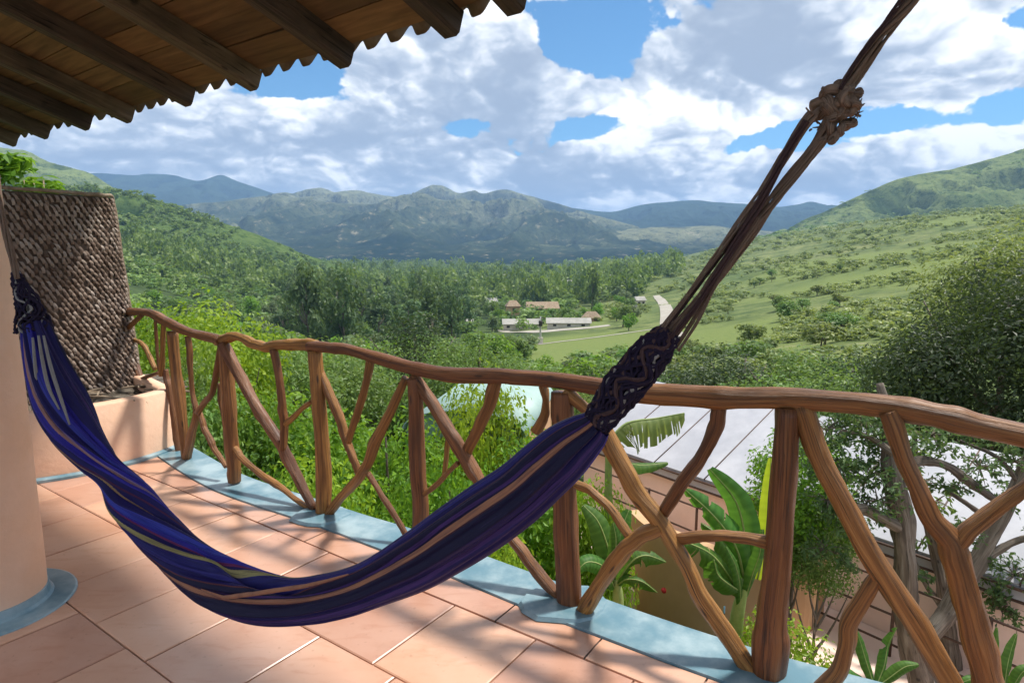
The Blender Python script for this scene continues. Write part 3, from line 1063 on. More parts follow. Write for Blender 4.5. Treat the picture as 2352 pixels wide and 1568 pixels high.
    scatter_stuff('hill_scrub', 'dark scrub in the folds of the right hill', pts, ws, hs, L_MID, 40, 0.5, 'flat', 9)


build_valley_trees()

# ------------------------------------------------------------------ terrace floor
UX, UY = np.array([0.82, -0.572]), np.array([0.572, 0.82])      # along the tile rows, and towards the railing


def uvp(u, v, z=0.0):
    p = UX * u + UY * v
    return (p[0], p[1], z)


PLAN = [(-3.2, 5.2), (-2.38, 4.39), (-1.79, 3.86), (-1.08, 3.40), (-0.46, 2.99), (0.24, 2.48), (0.91, 2.04), (1.55, 1.74), (2.6, 1.42)]   # line of the railing posts


def terrace():
    root = empty('terrace_floor', (0, 0, 0))
    tag(root, 'terracotta tiled terrace floor with a pale teal border', None, None, 'structure')
    # concrete slab under the tiles, following the railing line
    edge = catmull(np.array(PLAN), 60)
    d = np.gradient(edge, axis=0)
    nrm = np.column_stack([-d[:, 1], d[:, 0]])
    nrm /= np.linalg.norm(nrm, axis=1)[:, None]
    nrm *= np.sign(nrm @ UY)[:, None]
    wob = (vnoise(np.arange(60) / 4.0, np.zeros(60), 3) - 0.5) * 0.05
    outer = edge + nrm * (0.10 + 0.3 * wob)[:, None]
    inner = edge - nrm * (0.125 + 0.25 * wob)[:, None]
    back = np.array([uvp(5.5, -2.6)[:2], uvp(-6.6, -2.6)[:2], (-5.6, 5.8)])
    poly = np.vstack([outer, back])
    n = len(poly)
    top = np.column_stack([poly, np.full(n, -0.012)])
    bot = np.column_stack([poly, np.full(n, -0.30)])
    me = bpy.data.meshes.new('slab')
    fc = [list(range(n))[::-1], [n + i for i in range(n)]] + [[i, (i + 1) % n, n + (i + 1) % n, n + i] for i in range(n)]
    me.from_pydata([tuple(p) for p in np.vstack([top, bot])], [], fc)
    me.materials.append(M_GROUT)
    me.update()
    link('slab', me, root)
    # border band: separate cement pieces between the posts
    k = np.linspace(0, 59, 9).astype(int)
    for a, b in zip(k[:-1], k[1:]):
        idx = np.arange(a, b + 1)
        m = len(idx)
        sh = 0.004
        o1 = outer[idx] + nrm[idx] * 0.012
        i1 = inner[idx]
        V = np.vstack([np.column_stack([o1, np.full(m, 0.016)]), np.column_stack([i1, np.full(m, 0.008)]), np.column_stack([o1, np.full(m, -0.28)]), np.column_stack([i1, np.full(m, -0.011)])])
        j = np.arange(m - 1)
        q = np.vstack([np.stack([j, j + 1, m + j + 1, m + j], -1), np.stack([2 * m + j, 2 * m + j + 1, j + 1, j], -1), np.stack([m + j, m + j + 1, 3 * m + j + 1, 3 * m + j], -1)])
        link('border_piece', mesh_np('border_piece', V, q, M_TEAL, False), root)
    rr = np.random.default_rng(31)
    for (x, y), rad in (((-1.08, 3.37), 0.13), ((0.22, 2.48), 0.15)):
        a = np.linspace(0, 2 * np.pi, 15)[:-1]
        q = np.column_stack([x + np.cos(a) * rad * 1.25 * rr.uniform(0.9, 1.12, 14), y + np.sin(a) * rad * rr.uniform(0.9, 1.12, 14)])
        V = np.vstack([np.column_stack([q, np.full(14, 0.004)]), np.column_stack([(q - [x, y]) * 0.93 + [x, y], np.full(14, 0.0205)]), [[x, y, 0.0225]]])
        j = np.arange(14)
        f4 = np.stack([j, (j + 1) % 14, 14 + (j + 1) % 14, 14 + j], -1)
        f3 = np.stack([14 + j, 14 + (j + 1) % 14, np.full(14, 28)], -1)
        link('cement_collar', mesh_np('cement_collar', V, [f4, f3], M_TEAL, False), root)
    # tiles
    tw, th, g = 0.41, 0.47, 0.007
    b = MB()
    b.box((0, 0, -0.006), (tw - g, th - g, 0.012))
    full = b.mesh('tile', M_TILE)
    # bevelled top
    v = np.array([p.co[:] for p in full.vertices])
    ww, hh, e = (tw - g) / 2, (th - g) / 2, 0.005
    lv = [(-ww, -hh, -0.012), (ww, -hh, -0.012), (ww, hh, -0.012), (-ww, hh, -0.012), (-ww, -hh, -0.003), (ww, -hh, -0.003), (ww, hh, -0.003), (-ww, hh, -0.003),
          (-ww + e, -hh + e, 0), (ww - e, -hh + e, 0), (ww - e, hh - e, 0), (-ww + e, hh - e, 0)]
    lf = [(8, 9, 10, 11)] + [(i, (i + 1) % 4, 4 + (i + 1) % 4, 4 + i) for i in range(4)] + [(4 + i, 4 + (i + 1) % 4, 8 + (i + 1) % 4, 8 + i) for i in range(4)]
    full = bpy.data.meshes.new('tile')
    full.from_pydata(lv, [], lf)
    full.materials.append(M_TILE)
    r = random.Random(5)
    ang = math.atan2(UX[1], UX[0])
    edge_uv = np.column_stack([inner @ UX, inner @ UY])
    o = np.argsort(edge_uv[:, 0])
    for row in range(-2, 4):
        v0 = 0.49 + 0.47 * row
        off = (0.0, 0.14, 0.02, 0.23, 0.06, 0.17)[row % 6]
        for c in range(-13, 9):
            u0 = -2.46 + tw * c + off
            uc, vc = u0 + tw / 2, v0 + th / 2
            lim = float(np.interp([u0, u0 + tw], edge_uv[o, 0], edge_uv[o, 1]).min()) - 0.01
            if uc > 2.2 or uc < -6.0:
                continue
            if v0 + th <= lim:
                t = link('tile', full, root, uvp(uc, vc, r.uniform(-0.0012, 0.0012)))
                t.rotation_euler = (r.uniform(-1, 1) * 0.0012, r.uniform(-1, 1) * 0.0012, ang)
            elif v0 < lim - 0.04:
                # cut tile meeting the wavy border
                us = np.linspace(u0 + g / 2, u0 + tw - g / 2, 6)
                vs = np.minimum(np.interp(us, edge_uv[o, 0], edge_uv[o, 1]) - 0.006, v0 + th - g / 2)
                vv = [uvp(a, v0 + g / 2, 0) for a in us] + [uvp(a, q, 0) for a, q in zip(us, vs)]
                vv += [(p[0], p[1], -0.012) for p in vv]
                ff = [(i, i + 1, 7 + i, 6 + i) for i in range(5)] + [(12 + i, 13 + i, i + 1, i) for i in range(5)] + [(6 + i, 7 + i, 19 + i, 18 + i) for i in range(5)]
                m = bpy.data.meshes.new('tile')
                m.from_pydata(vv, [], ff)
                m.materials.append(M_TILE)
                link('tile', m, root)
    # wall carrying the terrace
    w = MB()
    ins = edge - nrm * 0.12
    for a in range(0, 59):
        p, q = ins[a], ins[a + 1]
        w.box(((p[0] + q[0]) / 2, (p[1] + q[1]) / 2, -2.2), (np.linalg.norm(q - p) + 0.01, 0.2, 3.8), math.atan2(q[1] - p[1], q[0] - p[0]))
    o = w.build('retaining_wall', M_PLASTER)
    tag(o, 'salmon plastered wall carrying the terrace from below', 'wall')


terrace()

# ------------------------------------------------------------------ log railing
_ED = catmull(np.array([(-4.6, 6.6), (-3.9, 5.9)] + PLAN), 400)


def rail_hit(px, py, out=0.0):
    """point where the sight line meets the upright surface over the line of posts"""
    d = ray(px, py)
    E = _ED
    f = E[:, 0] * d[1] - E[:, 1] * d[0]
    k = np.nonzero(np.sign(f[:-1]) != np.sign(f[1:]))[0]
    i = k[0] if len(k) else len(E) - 2
    t = f[i] / (f[i] - f[i + 1]) if len(k) else 1.0
    p = E[i] + (E[i + 1] - E[i]) * t
    tg = E[min(i + 3, 399)] - E[max(i - 3, 0)]
    nr = np.array([-tg[1], tg[0]]) / np.linalg.norm(tg)
    if nr @ UY < 0:
        nr = -nr
    s = p @ d[:2] / (d[:2] @ d[:2])
    s2 = s + out / max(0.2, nr @ d[:2])
    return np.array([0, 0, H]) + d * s2, math.hypot(*(d[:2] * s2))


def px_tube(pts, out=0.0, **k):
    P, R = [], []
    for px, py, w in pts:
        p, dist = rail_hit(px, py, out)
        P.append(p)
        depth = p[1] * math.cos(PITCH) - (p[2] - H) * math.sin(PITCH)
        R.append(0.5 * w * depth / F)
    return tube(P, R, **k)


def railing():
    root = empty('log_railing', (-0.5, 3.0, 0), 'rustic railing of varnished crooked logs along the terrace edge', 'railing')
    inv = np.array([0.5, -3.0, 0])

    def part(name, pts, out, seed, seg=12, rough=0.10):
        rk = random.Random(seed * 13 + 5)
        q = []
        for a, b in zip(pts[:-1], pts[1:]):          # swellings where side shoots were cut off
            q.append(a)
            if rk.random() < 0.6:
                t = rk.uniform(0.35, 0.65)
                q.append((a[0] + (b[0] - a[0]) * t + rk.uniform(-2, 2), a[1] + (b[1] - a[1]) * t + rk.uniform(-1, 1), (a[2] + (b[2] - a[2]) * t) * rk.uniform(1.0, 1.16)))
        q.append(pts[-1])
        v, f, uv = px_tube(q, out, seg=seg, rough=rough, seed=seed, n=max(10, len(q) * 6))
        o = link(name, mesh_np(name, v + inv, f, M_LOG, True, uv=uv), root)
        return o
    part('top_rail', [(262, 716, 20), (285, 716, 19), (323, 716, 18), (346, 719, 19), (379, 737, 23), (410, 753, 22), (440, 765, 20), (476, 773, 22), (506, 781, 22)], 0.0, 1)
    part('top_rail', [(498, 783, 24), (520, 777, 24), (540, 772, 20), (560, 778, 20), (582, 790, 22), (610, 798, 24), (643, 793, 25), (690, 793, 26), (725, 797, 28)], 0.012, 2, rough=0.2)
    part('top_rail', [(712, 797, 27), (760, 799, 25), (800, 803, 25), (870, 823, 29), (930, 840, 31), (1000, 855, 33), (1050, 861, 37), (1150, 863, 36), (1250, 870, 37), (1350, 884, 40), (1400, 892, 42)], 0.0, 3, 14, 0.08)
    part('top_rail', [(1385, 890, 40), (1480, 902, 48), (1540, 905, 52), (1600, 909, 52), (1700, 914, 50), (1800, 914, 50), (1950, 924, 52), (2050, 935, 54), (2150, 954, 56), (2250, 978, 56), (2352, 1000, 56), (2440, 1024, 56), (2620, 1075, 54)], 0.0, 4, 16, 0.08)
    posts = [
        [(396, 760, 26), (404, 850, 24), (418, 960, 23), (428, 1054, 20)],
        [(515, 800, 26), (524, 900, 34), (531, 1000, 30), (538, 1075, 28), (539, 1106, 28)],
        [(722, 805, 33), (730, 900, 34), (737, 1000, 33), (744, 1100, 36), (741, 1184, 34)],
        [(950, 868, 32), (955, 950, 36), (958, 1050, 38), (966, 1150, 38), (968, 1268, 38)],
        [(1290, 900, 48), (1294, 1000, 46), (1298, 1150, 52), (1304, 1300, 56), (1307, 1390, 58)],
        [(1808, 935, 54), (1802, 1080, 58), (1790, 1250, 60), (1772, 1420, 66), (1764, 1556, 70)],
    ]
    for i, p in enumerate(posts):
        part('post', p, 0.0, 20 + i, 16, 0.11)
    # a post past the right edge of the photograph that carries the end of the rail
    v, f, uv = tube([(1.75, 1.67, -0.01), (1.74, 1.67, 0.5), (1.72, 1.68, 0.93)], [0.05, 0.045, 0.043], seg=12, rough=0.07, n=12, seed=77)
    link('post', mesh_np('post', v + inv, f, M_LOG, True, uv=uv), root)
    br = [
        [(292, 765, 10), (296, 800, 13), (308, 830, 14), (322, 872, 15)],
        [(326, 722, 11), (304, 745, 11), (284, 765, 11)],
        [(294, 775, 9), (322, 786, 10), (338, 806, 11), (356, 847, 11)],
        [(357, 735, 7), (360, 790, 7), (365, 850, 6)],
        [(376, 742, 10), (374, 800, 11), (370, 862, 10)],
        [(303, 884, 9), (330, 868, 9), (364, 856, 8)],
        [(380, 848, 11), (388, 890, 12), (397, 945, 12), (410, 1040, 11)],
        [(431, 772, 13), (438, 850, 12), (442, 900, 12), (451, 950, 15), (440, 1000, 19), (428, 1056, 20)],
        [(506, 800, 13), (496, 860, 14), (486, 905, 15), (455, 946, 14)],
        [(459, 948, 12), (470, 985, 13), (492, 1030, 12), (519, 1072, 10)],
        [(504, 880, 9), (508, 930, 10), (516, 980, 10), (524, 1012, 9)],
        [(512, 790, 24), (540, 845, 27), (573, 906, 26), (612, 970, 25), (647, 1024, 24), (680, 1090, 22), (722, 1170, 22)],
        [(526, 1014, 12), (556, 1052, 14), (601, 1090, 15), (650, 1122, 14), (712, 1168, 13)],
        [(628, 802, 19), (640, 860, 18), (648, 920, 18), (652, 970, 19), (650, 1032, 18)],
        [(716, 922, 10), (690, 940, 12), (656, 974, 13)],
        [(733, 850, 22), (757, 905, 22), (783, 970, 22), (802, 1030, 20), (825, 1088, 18)],
        [(850, 828, 20), (840, 880, 19), (820, 950, 18), (800, 1016, 16)],
        [(932, 868, 20), (905, 930, 22), (868, 1000, 24), (845, 1060, 24), (822, 1100, 22), (786, 1140, 20), (752, 1182, 20)],
        [(845, 1085, 13), (872, 1130, 14), (905, 1180, 14), (938, 1236, 13)],
        [(950, 862, 26), (990, 920, 30), (1030, 985, 32), (1072, 1055, 32), (1105, 1112, 28), (1165, 1220, 26), (1225, 1300, 28), (1288, 1376, 26)],
        [(1140, 872, 28), (1122, 930, 27), (1096, 990, 25), (1068, 1048, 22)],
        [(975, 1135, 10), (1010, 1105, 12), (1052, 1062, 12)],
        [(1029, 990, 13), (1026, 1040, 13), (1020, 1095, 12)],
        [(1246, 885, 20), (1254, 920, 18), (1250, 955, 22), (1232, 992, 26)],
        [(1300, 900, 34), (1330, 925, 30), (1372, 965, 24)],
        [(1385, 985, 42), (1420, 1055, 44), (1462, 1130, 44), (1515, 1195, 42), (1570, 1285, 42), (1612, 1375, 42), (1672, 1460, 42), (1738, 1560, 40)],
        [(1652, 930, 30), (1642, 985, 32), (1610, 1050, 32), (1565, 1110, 30), (1522, 1180, 26)],
        [(1315, 1105, 18), (1352, 1122, 21), (1395, 1160, 22), (1448, 1232, 22)],
        [(1340, 1402, 36), (1372, 1350, 36), (1405, 1298, 36), (1438, 1255, 36), (1476, 1228, 34), (1520, 1212, 30)],
        [(1545, 1238, 26), (1600, 1232, 28), (1660, 1230, 27), (1720, 1235, 28), (1782, 1246, 28)],
        [(1842, 930, 44), (1880, 1045, 48), (1930, 1140, 52), (2000, 1270, 52), (2075, 1390, 54), (2130, 1480, 52), (2195, 1590, 52)],
        [(2036, 945, 40), (2066, 1030, 40), (2098, 1100, 42), (2140, 1190, 44), (2185, 1245, 48), (2206, 1320, 56), (2232, 1430, 58), (2262, 1540, 60), (2285, 1640, 60)],
        [(2420, 1075, 34), (2352, 1122, 34), (2290, 1168, 36), (2230, 1215, 38), (2190, 1262, 36)],
        [(2022, 1310, 28), (1985, 1372, 34), (1950, 1430, 38), (1942, 1490, 38), (1925, 1540, 40), (1880, 1590, 40)],
    ]
    for i, p in enumerate(br):
        part('branch', p, random.Random(i).uniform(-0.022, 0.022), 50 + i, 12, 0.19)


railing()

# ------------------------------------------------------------------ column, planter, woven screen
CX, CY, CR = -2.22, 2.48, 0.20


def column():
    root = empty('column', (CX, CY, 0), 'smooth salmon round column with a teal foot at the left edge', 'column')
    n = 48
    th = np.linspace(0, 2 * np.pi, n, endpoint=False)

    def lathe(prof):
        V = np.array([[r * math.cos(a), r * math.sin(a), z] for r, z in prof for a in th])
        j = np.arange(n)
        q = np.vstack([np.stack([k * n + j, k * n + (j + 1) % n, (k + 1) * n + (j + 1) % n, (k + 1) * n + j], -1) for k in range(len(prof) - 1)])
        return V, q
    zs = np.linspace(0.02, 3.35, 30)
    V, q = lathe([(CR * (1 + 0.012 * math.sin(z * 3.1) + 0.006 * math.sin(z * 9)), z) for z in zs])
    link('shaft', mesh_np('shaft', V, q, M_PLASTER, True), root)
    V, q = lathe([(0.308, 0.001), (0.306, 0.006), (0.30, 0.008), (0.222, 0.010), (0.211, 0.02), (0.206, 0.05), (0.2, 0.052)])
    link('foot_ring', mesh_np('foot_ring', V, q, M_TEAL, False), root)


column()


def planter():
    root = empty('planter', (-3.0, 4.6, 0), 'curved salmon planter wall holding dry soil at the railing end', 'planter')
    inv = np.array([3.0, -4.6, 0])
    c = np.array([-3.5, 4.75])
    a0, a1 = math.radians(-100), math.radians(-8)
    out = [(-4.6, 3.83)] + [tuple(c + 0.95 * np.array([math.cos(a), math.sin(a)])) for a in np.linspace(a0, a1, 20)] + [(-2.62, 4.72), (-2.95, 5.05), (-3.35, 5.42), (-4.6, 5.6)]
    out = np.array(out)
    cen = out.mean(0)
    n = len(out)
    d = np.gradient(out, axis=0)
    nr = np.column_stack([d[:, 1], -d[:, 0]])
    nr /= np.linalg.norm(nr, axis=1)[:, None]
    if np.mean(np.sum(nr * (out - cen), 1)) < 0:
        nr = -nr
    inn = out - nr * 0.10
    top = 0.46
    z = lambda p, h: np.column_stack([p, np.full(n, h)])
    V = np.vstack([z(out, 0.0), z(out, top - 0.015), z(out - nr * 0.015, top), z(inn + nr * 0.015, top), z(inn, top - 0.015), z(inn, 0.25)])
    j = np.arange(n - 1)
    q = np.vstack([np.stack([k * n + j, k * n + j + 1, (k + 1) * n + j + 1, (k + 1) * n + j], -1) for k in range(5)])
    link('planter_wall', mesh_np('planter_wall', V + inv, q, M_PLASTER, True), root)
    fan = [tuple(p) for p in (z(inn, 0.40) + inv)]
    me = bpy.data.meshes.new('soil')
    g = []
    m = 40
    xs = np.linspace(-4.6, -2.5, m)
    ys = np.linspace(3.7, 5.6, m)
    X, Y = np.meshgrid(xs, ys)
    inside = np.hypot(X - c[0], Y - c[1]) < 0.9
    inside |= (X < -3.1) & (Y > 4.0)
    Z = 0.38 + 0.07 * (fbm(X * 5, Y * 5, 3, 4) - 0.5)
    V = np.stack([X, Y, Z], -1).reshape(-1, 3)
    ii, jj = np.nonzero(inside[:-1, :-1] & inside[1:, 1:] & inside[1:, :-1] & inside[:-1, 1:])
    q = np.stack([ii * m + jj, ii * m + jj + 1, (ii + 1) * m + jj + 1, (ii + 1) * m + jj], -1)
    link('soil', mesh_np('soil', V + inv, q, M_SOIL, True), root)
    # blue line of cement at the foot
    foot = np.vstack([z(out + nr * 0.03, 0.001), z(out + nr * 0.03, 0.018), z(out + nr * 0.002, 0.03)])
    q = np.vstack([np.stack([k * n + j, k * n + j + 1, (k + 1) * n + j + 1, (k + 1) * n + j], -1) for k in range(2)])
    link('foot_strip', mesh_np('foot_strip', foot + inv, q, M_TEAL, False), root)
    # dry sticks thrown on the soil
    r = random.Random(3)
    for i in range(26):
        a = r.uniform(-1.7, 0.2)
        rr = r.uniform(0.3, 0.85)
        p = np.array([c[0] + rr * math.cos(a), c[1] + rr * math.sin(a), 0.42])
        b = r.uniform(0, 6.28)
        L = r.uniform(0.12, 0.34)
        dv = np.array([math.cos(b), math.sin(b), r.uniform(-0.05, 0.25)]) * L
        v, f, uv = tube([p - dv * 0.5, p + np.array([0, 0, 0.012]), p + dv * 0.5], [0.010, 0.009, 0.005], n=6, seg=6, rough=0.2, seed=i)
        o = link('dry_stick', mesh_np('dry_stick', v + inv, f, M_TWIG, True, uv=uv), root)


planter()


def mat_weave():
    def f(nt, bs):
        t = nt.add('ShaderNodeAttribute', attribute_name='tint').outputs['Fac']
        p = nt.add('ShaderNodeTexCoord').outputs['Object']
        n = nt.noise(p, 60.0, 3)
        c = nt.ramp(t, [(0.0, (0.12, 0.08, 0.06)), (0.45, (0.29, 0.215, 0.17)), (0.75, (0.40, 0.32, 0.265)), (1.0, (0.50, 0.42, 0.36))])
        c = nt.mix(nt.math('MULTIPLY', n, 0.5), c, (0.12, 0.085, 0.06))
        setin(nt, bs, Base_Color=c, Roughness=0.85, Specular_IOR_Level=0.25)
    return principled('woven_reed', f)


def screen():
    root = empty('woven_screen', (-3.3, 4.6, 0.4), 'tall curved screen of woven grey brown reed standing in the planter', 'screen')
    inv = np.array([3.3, -4.6, -0.4])
    base = catmull(np.array([(-4.5, 3.45), (-4.0, 3.85), (-3.62, 4.2), (-3.33, 4.58), (-3.18, 4.9), (-3.12, 5.12), (-3.16, 5.24)]), 200)
    L = np.concatenate([[0], np.cumsum(np.linalg.norm(np.diff(base, axis=0), axis=1))])
    d = np.gradient(base, axis=0)
    nr = np.column_stack([d[:, 1], -d[:, 0]])
    nr /= np.linalg.norm(nr, axis=1)[:, None]
    zt, zb = 1.92, 0.36

    def pt(s, z, off):
        x = np.interp(s, L, base[:, 0])
        y = np.interp(s, L, base[:, 1])
        nx = np.interp(s, L, nr[:, 0])
        ny = np.interp(s, L, nr[:, 1])
        lean = -(z - zb) * 0.055
        return np.stack([x + nx * (off + lean), y + ny * (off + lean), z + 0 * x], -1)
    r = np.random.default_rng(4)
    # backing sheet (dark gaps between the strands)
    s = np.linspace(0, L[-1], 60)
    zz = np.linspace(zb - 0.1, zt - 0.02, 12)
    V = np.vstack([pt(s, np.full(60, z), -0.012) for z in zz])
    j = np.arange(59)
    q = np.vstack([np.stack([k * 60 + j, k * 60 + j + 1, (k + 1) * 60 + j + 1, (k + 1) * 60 + j], -1) for k in range(11)])
    link('backing', mesh_np('backing', V + inv, q, mat_simple('reed_backing', (0.10, 0.07, 0.053), (0.15, 0.11, 0.085), 30, 0.95, 0.3), True), root)
    # each strand bulges over one stake and dives behind the next
    du, dz = 0.023, 0.034
    ns, nz = int(L[-1] / du), int((zt - zb) / dz)
    prof = np.array([(-0.62, -0.005), (-0.35, 0.004), (0.0, 0.009), (0.35, 0.004), (0.62, -0.005)])
    VV, FF, TT = [], [], []
    off = 0
    for k in range(nz):
        for i in range(ns):
            if (i + k) % 2:
                continue
            s0 = (i + 0.5) * du + r.normal(0, 0.0048) + 0.012 * (fbm(i * 0.13, k * 0.13, 5, 3) - 0.5)
            z0 = zb + (k + 0.5) * dz + r.normal(0, 0.003) + 0.012 * math.sin(s0 * 3.0)
            if r.random() < 0.035 or s0 > L[-1] - 0.02 or z0 > zt - 0.015 - 0.05 * max(0, (s0 - L[-1] + 0.12) / 0.12) ** 3:
                continue
            tilt = 0.42 + r.normal(0, 0.16)
            hh = du * r.uniform(0.42, 0.62)
            bl = r.uniform(0.7, 1.5)
            zz_ = z0 + prof[:, 0] * dz * 1.2
            ss = s0 - prof[:, 0] * dz * tilt
            a = pt(ss - hh, zz_, prof[:, 1] * bl - 0.003)
            m = pt(ss, zz_, prof[:, 1] * bl + 0.007)
            c = pt(ss + hh, zz_, prof[:, 1] * bl - 0.003)
            VV.append(np.vstack([a, m, c]))
            jj = np.arange(4)
            FF.append(np.vstack([np.stack([jj, jj + 1, 5 + jj + 1, 5 + jj], -1), np.stack([5 + jj, 6 + jj, 11 + jj, 10 + jj], -1)]) + off)
            TT.append(np.full(15, np.clip(r.normal(0.52, 0.24) + 0.8 * (fbm(s0 * 3, z0 * 3, 9, 3) - 0.5), 0, 1)))
            off += 15
    o = link('reed_weave', mesh_np('reed_weave', np.vstack(VV) + inv, np.vstack(FF), mat_weave(), True, {'tint': np.concatenate(TT)}), root)
    o['kind'] = 'stuff'
    # rolled rim along the top and down the end
    rp = [pt(np.array([q]), np.array([zt - 0.004 - 0.05 * max(0, (q - L[-1] + 0.12) / 0.12) ** 3]), 0.004)[0] for q in np.linspace(0, L[-1] - 0.02, 26)]
    e = L[-1] - 0.012
    rp += [pt(np.array([e]), np.array([z]), 0.004)[0] for z in np.linspace(zt - 0.10, zb, 10)]
    v, f, uv = tube(rp, 0.014, n=150, seg=6, rough=0.3, seed=4)
    link('rim', mesh_np('rim', v + inv, f, M_TWIG, True, uv=uv), root)


screen()


# ------------------------------------------------------------------ roof over the terrace
EAVE_PX = [(33, 337), (106, 320), (200, 300), (296, 283), (432, 245), (582, 209), (791, 157), (1035, 87), (1181, 35)]
EZ = 2.5
HD = math.radians(36)
SL = math.radians(18.5)
IN = np.array([-math.sin(HD) * math.cos(SL), -math.cos(HD) * math.cos(SL), math.sin(SL)])     # up the slope, inwards
RN = np.array([math.sin(HD) * math.sin(SL), math.cos(HD) * math.sin(SL), math.cos(SL)])       # out of the roof
AL = np.array([math.cos(HD), -math.sin(HD), 0.0])                                             # along the eave


def roof():
    root = empty('terrace_roof', (-1.6, 3.9, EZ), 'brown timber eave roof with rafters and wavy sheets over the terrace', 'roof')
    inv = np.array([1.6, -3.9, -EZ])
    ends = [at_z(px, py, EZ) for px, py in EAVE_PX]
    ends = [np.array([-6.3, 7.35, EZ]), np.array([-5.6, 6.9, EZ])] + ends
    for q in [(0.48, 2.58), (0.98, 2.24), (1.5, 1.94), (2.1, 1.62), (2.8, 1.25), (3.5, 0.85), (4.2, 0.4)]:
        ends.append(np.array([q[0], q[1], EZ]))
    LEN = 3.4
    r = random.Random(8)
    w, h = 0.105, 0.125
    for i, e in enumerate(ends):
        c0 = e + RN * h / 2
        pts = []
        n = 9
        st = np.linspace(0, LEN, n)
        wob = [np.array([0, 0, 0])] + [AL * r.uniform(-0.006, 0.006) + RN * r.uniform(-0.004, 0.004) for _ in range(n - 1)]
        V = []
        uv = []
        ch = 0.016
        sec = [(-w / 2 + ch, -h / 2), (w / 2 - ch, -h / 2), (w / 2, -h / 2 + ch), (w / 2, h / 2), (-w / 2, h / 2), (-w / 2, -h / 2 + ch)]
        for s, wb in zip(st, wob):
            for k, (a, b) in enumerate(sec):
                V.append(c0 + IN * s + AL * a + RN * b + wb + inv)
                uv.append((k / 6.0, s))
        q = []
        for k in range(n - 1):
            for m in range(6):
                q.append((k * 6 + m, k * 6 + (m + 1) % 6, (k + 1) * 6 + (m + 1) % 6, (k + 1) * 6 + m))
        me = bpy.data.meshes.new('rafter')
        q += [tuple(range(5, -1, -1)), tuple((n - 1) * 6 + m for m in range(6))]
        me.from_pydata([tuple(p) for p in V], [], q)
        l = me.uv_layers.new(name='UVMap')
        for lp in me.loops:
            l.data[lp.index].uv = uv[lp.vertex_index]
        me.materials.append(M_RAFTER)
        link('rafter', me, root)
    # boards between the rafters
    for a, b in zip(ends[:-1], ends[1:]):
        s = 0.02
        while s < LEN - 0.1:
            bw = r.uniform(0.17, 0.25)
            g = 0.006
            jit = r.uniform(-0.005, 0.005)
            p = [a + IN * s, b + IN * s, b + IN * (s + bw - g), a + IN * (s + bw - g)]
            tl = r.uniform(-0.004, 0.004)
            lo = [q + RN * (h + 0.003 + jit + (tl if k in (1, 2) else -tl)) for k, q in enumerate(p)]
            hi = [q + RN * 0.018 for q in lo]
            V = [tuple(q + inv) for q in lo + hi]
            me = bpy.data.meshes.new('ceiling_board')
            me.from_pydata(V, [], [(0, 3, 2, 1), (4, 5, 6, 7), (0, 1, 5, 4), (1, 2, 6, 5), (2, 3, 7, 6), (3, 0, 4, 7)])
            l = me.uv_layers.new(name='UVMap')
            bl = float(np.linalg.norm(b - a))
            tab = [(0, 0), (bl, 0), (bl, bw), (0, bw)] * 2
            for lp in me.loops:
                l.data[lp.index].uv = tab[lp.vertex_index]
            me.materials.append(M_PLANK)
            link('ceiling_board', me, root)
            s += bw
    # corrugated sheets above the boards, their wavy ends hanging past the rafters
    E = np.array(ends)
    Ls = np.concatenate([[0], np.cumsum(np.linalg.norm(np.diff(E, axis=0), axis=1))])
    joints = np.linspace(0, Ls[-1], 9)
    lam = 0.198
    for ja, jb in zip(joints[:-1], joints[1:]):
        t = np.linspace(ja, jb + 0.06, 120)
        base = np.stack([np.interp(np.minimum(t, Ls[-1]), Ls, E[:, k]) for k in range(3)], -1)
        lift = r.uniform(-0.006, 0.006)
        ph = r.uniform(-0.3, 0.3)
        wv = 0.036 * np.cos(2 * np.pi * t / lam + ph) + 0.010 * np.cos(4 * np.pi * t / lam + 2 * ph)
        rows_ = [-0.05, 0.0, 0.5, 1.4, 2.4, LEN]
        V = []
        for th in (0, 0.010):
            for s in rows_:
                V.append(base + IN[None] * (s + (0.012 * vnoise(t * 9, t * 0, 6)[:, None] if s < 0 else 0)) + RN[None] * (h + 0.052 + lift + wv + th)[:, None] - RN[None] * (0.034 if s < -0.01 else 0.0))
        V = np.vstack(V) + inv
        m = len(t)
        j = np.arange(m - 1)
        R_ = len(rows_)
        q = [np.stack([k * m + j, k * m + j + 1, (k + 1) * m + j + 1, (k + 1) * m + j], -1) for k in range(R_ - 1)]
        q += [np.stack([(R_ + k) * m + j, (R_ + k + 1) * m + j, (R_ + k + 1) * m + j + 1, (R_ + k) * m + j + 1], -1) for k in range(R_ - 1)]
        q += [np.stack([j, R_ * m + j, R_ * m + j + 1, j + 1], -1)]
        link('corrugated_sheet', mesh_np('corrugated_sheet', V, np.vstack(q), M_SHEET, True), root)


roof()

# ------------------------------------------------------------------ hammock
HA, HB = np.array([-1.9, 2.3]), np.array([1.0, 1.4])
HN = np.array([-(HA[1] - HB[1]), -(HB[0] - HA[0])])
HN = np.array([HN[0], HN[1], 0]) / np.linalg.norm(HN)          # horizontal, towards the viewer side


def ham(px, py, out=0.0):
    d = ray(px, py)
    n = HN[:2]
    s = ((HA + n * out) @ n) / (d[:2] @ n)
    return np.array([0, 0, H]) + d * s


def ham_w(px, py, w):
    p = ham(px, py)
    return 0.5 * w * (p[1] * math.cos(PITCH) - (p[2] - H) * math.sin(PITCH)) / F


